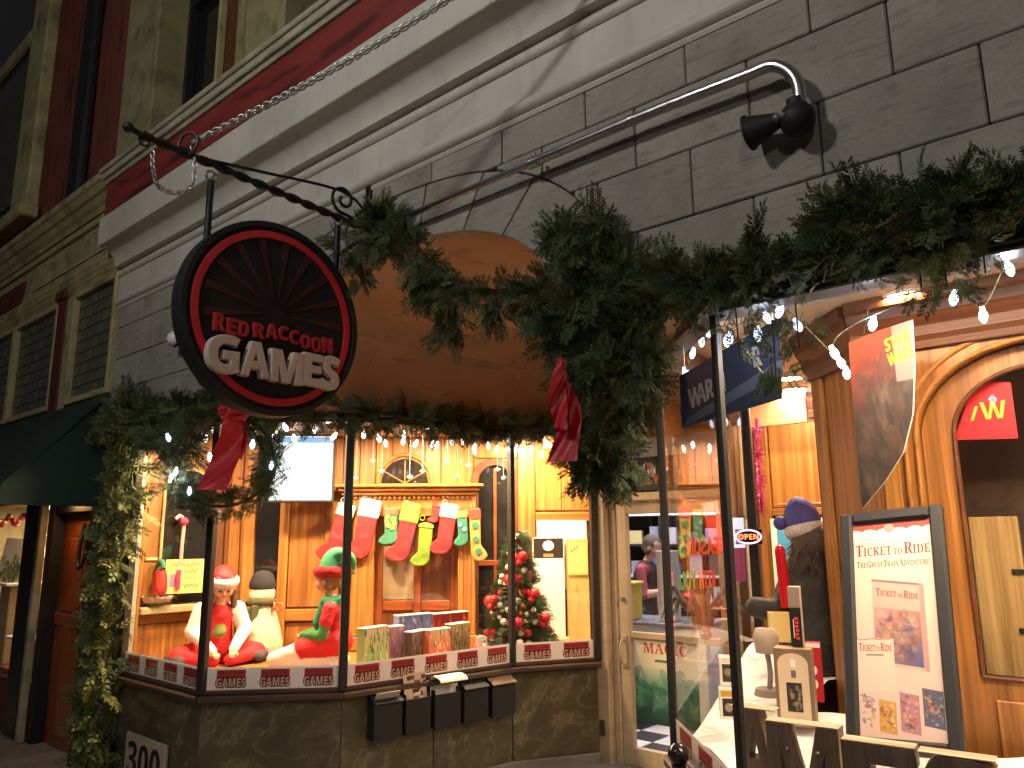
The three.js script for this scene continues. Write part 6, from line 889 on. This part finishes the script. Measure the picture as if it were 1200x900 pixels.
// mannequin in a hooded coat with a blue santa hat, seen from behind
{
  const z = -4.35, base = onZ(955, 800, z), t = thing('coat_mannequin', 'dark hooded coat mannequin with a blue and white santa hat', 'mannequin', [base.x, clothY(base.x, z) - .04, z], 0), y0 = t.position.y, L = (px, py) => { const p = onZ(px, py, z); return [p.x - base.x, p.y - y0]; };
  const CO = [.030, .026, .024], FU = [.075, .052, .040], S = .19, P = (px, py, dz = 0) => { const q = L(px, py); return [q[0], q[1], dz]; };
  const b = [[P(955, 815), P(957, 745), .20, .19, CO], [P(957, 745), P(956, 690), .18, .14, CO], [P(935, 680), P(972, 680), .075, .085, CO], [P(932, 682, .04), P(925, 715, .12), .075, .065, CO], [P(925, 715, .12), P(905, 708, .22), .062, .055, CO], [P(977, 685), P(990, 735), .075, .085, CO], [P(990, 735), P(988, 800), .085, .09, CO], [P(954, 655), P(956, 640), .105, .12, FU], [P(945, 630), P(962, 632), .085, .08, FU], [P(972, 640, -.02), P(976, 648), .06, .07, FU], [P(935, 663, .03), P(975, 663, .0), .055, .06, FU]];
  const fur = new THREE.MeshStandardMaterial({ vertexColors: true, roughness: .75, bumpMap: TX.crease, bumpScale: .02 }); const g = sdfGeo(b, .012, .03); obj('coat', uvmKeepColor(g), fur, t);
  { const im = new THREE.InstancedMesh(new THREE.ConeGeometry(.004, 1, 4).translate(0, .5, 0), std({ color: 0xffffff, roughness: .6 }), 900); im.name = 'fur'; im.userData.kind = 'stuff'; const q = new THREE.Quaternion(), m = new THREE.Matrix4(), c = P(957, 650); for (let i = 0; i < 900; i++) { const th = rnd() * 6.283, ph = rr(-1.1, .75), r = .115, n = V(Math.cos(th) * Math.cos(ph), Math.sin(ph), Math.sin(th) * Math.cos(ph)), ax = n.clone().multiplyScalar(.5).add(V(rr(-.3, .3), -rr(.5, 1.2), rr(-.3, .3))).normalize(); q.setFromUnitVectors(V(0, 1, 0), ax); m.compose(V(c[0] + n.x * r * 1.1, c[1] + .01 + n.y * r, n.z * r), q, V(1, rr(.05, .11), 1)); im.setMatrixAt(i, m); const v = rr(.5, 1.5); im.setColorAt(i, lin(.085 * v, .06 * v, .045 * v)); } t.add(im); }
  const h0 = P(943, 619), h1 = P(936, 600); const hat = obj('hat', uvm(new THREE.LatheGeometry([[.098, 0], [.096, .05], [.078, .10], [.042, .145], [0, .16]].map(p => new THREE.Vector2(...p)), 24).rotateZ(.22).translate(h0[0] - .005, h0[1] + .02, 0)), std({ color: lin(.085, .075, .33), map: TX.fabric, bumpMap: TX.crease, bumpScale: .012, roughness: .7 }), t); obj('hat_brim', uvm(new THREE.TorusGeometry(.082, .032, 10, 26).scale(1, 1, 1.2).rotateX(Math.PI / 2).rotateZ(.22).translate(h0[0], h0[1] - .01, 0)), M.whitecloth, hat); obj('pompom', sph(.04, h0[0] - .12, h0[1] + .03, .04, 12), std({ color: lin(.085, .075, .33), map: TX.fabric }), hat);
  const tb = obj('red_tube', [rod(V(0, 0, 0), V(-.015, .30, 0), .03, .027, 16), sph(.027, -.015, .30, 0, 12)], std({ color: lin(.55, .012, .02), roughness: .25 }), null, ...onZ(922, 712, z + .2).toArray()); tag(tb, 'red plastic tube held up beside the coated mannequin', 'toy');
}
// wooden letters along the glass
{
  const face = std({ color: lin(.19, .13, .085), map: TX.wood, roughness: .6 }), side = std({ color: lin(.19, .13, .085), map: TX.wood, bumpMap: TX.woodB, bumpScale: .004, roughness: .75 });
  for (const [ch, px, py, w, l] of [['A', 880, 831, .17, 'wooden letter A block standing on the white cloth'], ['M', 938, 850, .24, 'wooden letter M block with nail heads'], ['E', 1027, 873, .21, 'wooden letter E block in front of the framed poster'], ['S', 1120, 888, .20, 'wooden letter S block right of the framed poster']]) {
    const p = onY(px, py, .955), g = new TextGeometry(ch, { font, size: 1, depth: .26, curveSegments: 10, bevelEnabled: true, bevelSize: .012, bevelThickness: .012, bevelSegments: 2 }); g.computeBoundingBox(); const b = g.boundingBox; g.translate(-(b.max.x + b.min.x) / 2, -b.min.y, -b.max.z); const H = .30; g.scale(w / (b.max.x - b.min.x), H / (b.max.y - b.min.y), .30); const uvA = g.attributes.position, u2 = new Float32Array(uvA.count * 2); for (let i = 0; i < uvA.count; i++) { u2[2 * i] = uvA.getX(i) + uvA.getZ(i) * 1.0 + px; u2[2 * i + 1] = uvA.getY(i); } g.setAttribute('uv', new THREE.BufferAttribute(u2, 2));
    const t = thing('wooden_letter', l, 'letter', [p.x, .655, p.z], .12); const m = new THREE.Mesh(g, [face, side]); m.name = 'block'; t.add(m); obj('cap', bx(-w / 2, w / 2, H, H + .004, -.07, .0, .001, true), std({ color: lin(.5, .4, .28), map: TX.wood }), t); for (const [x, y] of [[-.05, .22], [.05, .22], [-.06, .06]]) obj('nail_head', sph(.006, x, y, .004, 6), M.steel, t);
  }
}
// boxes, toys and small things on the cloth
{
  const box = (name, px0, px1, py0, py1, z, mat, edge, label, cat, depth = .09, turn = .3) => { const a = onZ(px0, py0, z), b = onZ(px1, py1, z), w = Math.abs(b.x - a.x), h = a.y - b.y, m = card(name, w, h, depth, mat, edge); m.position.set((a.x + b.x) / 2, (a.y + b.y) / 2, z); m.rotation.y = turn; return tag(m, label, cat); };
  const tan = print(128, 224, (c, W, H) => { c.fillStyle = '#7d6656'; c.fillRect(0, 0, W, H); c.fillStyle = '#dcc3a2'; c.beginPath(); c.moveTo(12, H - 4); c.lineTo(12, 40); c.quadraticCurveTo(20, 14, 64, 12); c.quadraticCurveTo(108, 14, 116, 40); c.lineTo(116, H - 4); c.fill(); c.fillStyle = '#efe6da'; c.fillRect(56, 30, 18, 22); c.fillStyle = '#6a6474'; c.fillRect(57, 62, 16, 22); c.fillStyle = '#2a2320'; c.fillRect(38, 98, 52, 84); for (let i = 0; i < 16; i++) { c.fillStyle = ['#b08a3a', '#8a8a98', '#4a4a5a', '#d0a850'][i % 4]; c.globalAlpha = .6; c.fillRect(40 + 40 * hash(i, 1, 15), 100 + 66 * hash(i, 2, 15), 6 + 8 * hash(i, 3, 15), 6 + 14 * hash(i, 4, 15)); } c.globalAlpha = 1; });
  box('tan_box', 909, 957, 757, 852, -3.42, tan, M.cardboard, 'tall tan box with an arched front print behind the letter M', 'box', .10, .25);
  const nar = print(64, 256, (c, W, H) => { c.fillStyle = '#8a7468'; c.fillRect(0, 0, W, 90); c.fillStyle = '#171210'; c.fillRect(0, 90, W, H - 90); c.fillStyle = '#c83a28'; for (let i = 0; i < 6; i++) c.fillRect(26 + (i % 2) * 4, 130 + i * 17, 20, 12); c.fillStyle = '#e0d0b8'; c.fillRect(18, 140, 5, 80); });
  box('narrow_box', 924, 942, 687, 757, -3.46, nar, std({ color: lin(.55, .45, .38) }), 'narrow upright black and brown box on top of the tan box', 'box', .07, .25);
  box('red_box', 944, 966, 752, 822, -3.62, print(64, 160, (c, W, H) => { c.fillStyle = '#b01018'; c.fillRect(0, 0, W, H); c.fillStyle = '#f0e6e0'; c.fillRect(0, 0, W, 12); c.beginPath(); c.arc(32, 74, 13, 0, 7); c.arc(32, 112, 13, 0, 7); c.fill(); }), std({ color: lin(.4, .01, .02) }), 'red box with white dots behind the tan box', 'box', .07, .3);
  box('yellow_box', 901, 926, 717, 752, -3.95, std({ color: lin(.62, .46, .16), roughness: .6 }), std({ color: lin(.62, .46, .16), roughness: .6 }), 'faceted yellow carton beside the narrow box', 'box', .10, .5);
  box('toy_box', 843, 862, 768, 803, -3.35, print(64, 96, (c, W, H) => { c.fillStyle = '#e6dccf'; c.fillRect(0, 0, W, H); c.fillStyle = '#3a322e'; c.fillRect(10, 22, 44, 60); c.fillStyle = '#8a7a6a'; c.beginPath(); c.arc(32, 50, 14, 0, 7); c.fill(); }), M.paper, 'upper white toy box with a dark window by the corner post', 'toy box', .09, .5);
  box('toy_box', 843, 864, 804, 842, -3.30, print(64, 96, (c, W, H) => { c.fillStyle = '#e8e0d2'; c.fillRect(0, 0, W, H); c.fillStyle = '#c89a28'; c.fillRect(6, 6, 52, 18); c.fillStyle = '#2c2624'; c.fillRect(10, 30, 44, 56); c.fillStyle = '#9a8a7a'; c.beginPath(); c.arc(32, 58, 14, 0, 7); c.fill(); }), M.paper, 'lower white toy box with a yellow band by the corner post', 'toy box', .09, .5);
  // grey lamp-like stand
  const s = onZ(902, 815, -3.6), t = thing('small_lamp', 'small grey desk lamp with a pale shade beside the tan box', 'lamp', [s.x, s.y, s.z]); const hh = onZ(900, 760, -3.6).y - s.y; obj('shade', new THREE.LatheGeometry([[.03, hh - .02], [.05, hh - .02], [.058, hh + .05], [.045, hh + .09], [.02, hh + .095]].map(p => new THREE.Vector2(...p)), 20), std({ color: lin(.5, .4, .32) }), t); obj('stem', tube([V(0, .01, 0), V(.01, hh * .5, 0), V(0, hh, 0)], .012, 16), std({ color: lin(.25, .23, .22) }), t); obj('foot', cyl(.06, .07, .03).translate(0, .015, 0), std({ color: lin(.25, .2, .18) }), t);
  // spiky model
  const q = onZ(826, 775, -4.15), sp = thing('spiky_model', 'brown spiky many-legged model standing behind the angled pane', 'model', [q.x, clothY(q.x, -4.15), -4.15]); obj('body', new THREE.IcosahedronGeometry(.07, 1).scale(1, 1.1, .8).translate(0, .16, 0), std({ color: lin(.12, .075, .055), roughness: .6 }), sp); for (let i = 0; i < 12; i++) { const a = i / 12 * 6.283; obj('leg', [rod(V(.05 * Math.cos(a), .18, .04 * Math.sin(a)), V(.17 * Math.cos(a), .30 + .05 * Math.sin(i * 3), .12 * Math.sin(a)), .018, .012), rod(V(.17 * Math.cos(a), .30 + .05 * Math.sin(i * 3), .12 * Math.sin(a)), V(.25 * Math.cos(a), .10 + .1 * hash(i, 1, 4), .18 * Math.sin(a)), .012, .003)], std({ color: lin(.13, .09, .07), roughness: .6 }), sp); } obj('red_belly', sph(.035, .05, .08, .07, 10), std({ color: lin(.2, .015, .015) }), sp);
  // magenta tinsel
  const tn = thing('tinsel_strand', 'magenta tinsel strand hanging in front of the far panelled wall', 'tinsel'), ta = onZ(886, 490, -5.2), tb = onZ(893, 602, -5.2); const fl = []; for (let i = 0; i < 220; i++) { const k = rnd(), p = ta.clone().lerp(tb, k), d = V(rr(-1, 1), rr(-1, .4), rr(-1, 1)).normalize().multiplyScalar(.05); fl.push(rod(p, p.clone().add(d), .0035, .001, 3)); } fl.push(rod(ta, tb, .008)); obj('strand', fl, std({ color: lin(.42, .01, .16), roughness: .2, metalness: .6 }), tn);
  // oval lit sign and pink lit panel
  const fz = -4.6, o0 = onZ(877, 629, fz), os = thing('open_sign', 'small oval neon sign glowing orange and blue inside the window', 'sign', o0.toArray(), .3); const el = (a, b, r) => { const p = []; for (let i = 0; i <= 30; i++) { const t = i / 30 * 6.2832; p.push(V(a * Math.cos(t), b * Math.sin(t), 0)); } return tube(p, r, 60, 6); }; obj('oval_tube', el(.075, .04, .006), glow(.75, .55, 1, 2.2), os); { const g = new TextGeometry('OPEN', { font, size: .033, depth: .008 }); g.center(); obj('neon_lettering', g, glow(1, .22, .06, 3), os); } obj('backing', bx(-.08, .08, -.045, .045, -.02, -.012, .002), M.darkglass, os); obj('chain', rod(V(0, .05, -.01), V(0, LINT + .05 - o0.y, -.01), .003), M.black, os);
  const pk = onZ(865, 655, -4.75), lp = thing('lit_panel_sign', 'small lit white and magenta panel sign beside the oval neon', 'sign', pk.toArray(), .3); obj('white_panel', bx(-.05, .05, .07, .26, 0, .02, .004), glow(.9, .92, 1, 1.2), lp); obj('magenta_panel', bx(-.05, .04, -.14, .065, 0, .02, .004), glow(.8, .04, .25, .3), lp); obj('hanger', rod(V(0, .25, .01), V(0, LINT + .05 - pk.y, .01), .003), M.black, lp);
}
// lettering on the side pane of the right display, reading from the entrance
{
  const f = FR[1]; const t = thing('window_lettering', 'red and green painted greeting on the side pane, reversed from behind', 'lettering');
  const place = (str, px0, px1, py, hpx, col) => { const s0 = f.at(px0, py)[0], s1 = f.at(px1, py)[0]; const lo = Math.min(s0, s1), hi = Math.max(s0, s1), y = f.at((px0 + px1) / 2, py)[1], h = hpx / 898.2 * 4.6; str.split('').forEach((q, i) => { const g = new TextGeometry(q, { font, size: 1, depth: .1 }); g.computeBoundingBox(); const b = g.boundingBox, w = (hi - lo) / str.length * .92; g.translate(-b.min.x, -b.min.y, 0); g.scale(w / (b.max.x - b.min.x), h / (b.max.y - b.min.y), .02); const xx = lo + (hi - lo) * i / str.length; obj('letter', f.place(g.translate(xx, y, .004)), col, t); }); };
  const rd = std({ color: lin(.62, .05, .03), roughness: .5 }), gn = std({ color: lin(.10, .36, .10), roughness: .5 }); place('SEASON', 806, 851, 650, 18, rd); place('S', 791 + 5, 804, 652, 20, gn); place('WITH', 821, 840, 689, 18, rd); place('YOU', 797, 818, 691, 18, gn);
}
// lamps of the right display
{
  const L = [[925, 442], [931, 455], [921, 465], [1060, 345]]; L.forEach(([px, py], i) => { const p = onY(px, py, CY), t = thing('downlight', ['first round downlight in the right display ceiling above the mannequin', 'second round downlight in the right display ceiling above the mannequin', 'third round downlight in the right display ceiling nearest the far panel', 'round downlight above the framed poster'][i], 'lamp', [p.x, CY, p.z]); obj('trim', new THREE.TorusGeometry(.085, .01, 8, 24).rotateX(Math.PI / 2).translate(0, -.004, 0), M.paper, t); obj('lens', cyl(.08, .08, .012, 24).translate(0, -.006, 0), glow(1, .86, .68, 9), t); areaLight(p.x, CY - .02, p.z, .14, .14, 0xffdcb2, 720); });
  const t = thing('tube_lamp', 'white tube lamp fixed behind the lintel of the right display', 'lamp', [-.2, CY - .035, -2.98]); obj('tube', rod(V(-1.0, 0, 0), V(1.2, 0, 0), .018), glow(1, .9, .75, 7), t); obj('batten', bx(-1.03, 1.23, .02, .034, -.03, .03, .003), M.paper, t); areaLight(-.1, CY - .065, -2.98, 2.2, .05, 0xffdfb8, 330);
}
// ================================================================ fairy lights
const bulbG = new THREE.LatheGeometry([[0, -.038], [.010, -.030], [.016, -.012], [.015, .002], [.009, .014], [.0085, .026], [0, .026]].map(p => new THREE.Vector2(...p)), 10), bulbM = glow(.62, .80, 1, 5), warmM = glow(1, .95, .85, 6);
function lightString(label, pts, lamps, scale = 1, mat = bulbM) { const t = thing('light_string', label, 'string lights'); pts.forEach((p, i) => { const b = obj('bulb', bulbG, mat, t, p.x, p.y, p.z); b.scale.setScalar(scale * rr(.9, 1.1)); b.rotation.set(rr(-.5, .5), rnd() * 3, rr(-.5, .5)); }); const w = pts.map(p => p.clone().add(V(0, .026 * scale, 0))); obj('wire', tube(w, .0017, pts.length * 8, 5), std({ color: lin(.10, .13, .08) }), t); for (const k of lamps) { const l = new THREE.PointLight(0xe8f0ff, .25); l.position.copy(pts[k]); l.castShadow = true; l.shadow.radius = .8; scene.add(l); } }
{
  const zs = -2.70, P = (px, py, z = zs) => onZ(px, py, z);
  lightString('cool white bulb string looping below the garland in the right window', [P(1182, 313), P(1152, 368, -2.95), P(1118, 348), P(1023, 378), P(977, 412, -2.95), P(985, 424, -3.0), P(992, 436, -3.05), P(934, 380), P(914, 362), P(888, 390), P(898, 371), P(855, 395), P(852, 398, -2.8)], [0, 3, 9], .92);
  lightString('cool white bulb string along the far panelled wall of the right display', [[898, 491], [908, 489], [922, 488], [942, 487], [958, 485], [975, 483], [994, 482]].map(p => onZ(p[0], p[1], -5.55)), [3], 1.1);
  const f = FR[2]; lightString('white bulb string behind the angled pane of the right display', [[830, 386], [822, 398], [812, 413], [806, 440], [803, 436]].map(p => { const a = f.at(p[0], p[1], -.12); return f.world(a[0], a[1], -.12); }), [2], .95);
  const q = []; const path = new THREE.CatmullRomCurve3([V(-5.55, 2.36, -2.78), V(-5.05, 2.34, -2.80), V(-4.50, 2.33, -3.38), V(-4.36, 2.32, -4.0), V(-4.28, 2.31, -4.7), V(-3.95, 2.33, -5.3)]); for (let i = 0; i < 34; i++) { const p = path.getPoint(Math.max(0, Math.min(1, (i + .5 + 1.2 * (hash(i, 1, 6) - .5)) / 34))); p.y += .09 * (hash(i, 2, 6) - .55); q.push(p); }
  lightString('warm white bulb string along the top of the left bay window', q, [4, 15, 26], 1.0, warmM);
  lightString('white bulb string draped round the wreath', [[172 + 25, 512], [206, 552], [200, 560], [222, 575], [246, 535], [296, 520], [318, 545], [334, 500]].map(p => { const a = WP.at(p[0], p[1], .06); return WP.world(a[0], a[1], .06); }), [2], 1.0);
}
// ================================================================ finish
scene.traverse(o => { if (o.isMesh) { o.castShadow = true; o.receiveShadow = true; } });
renderer.render(scene, camera);
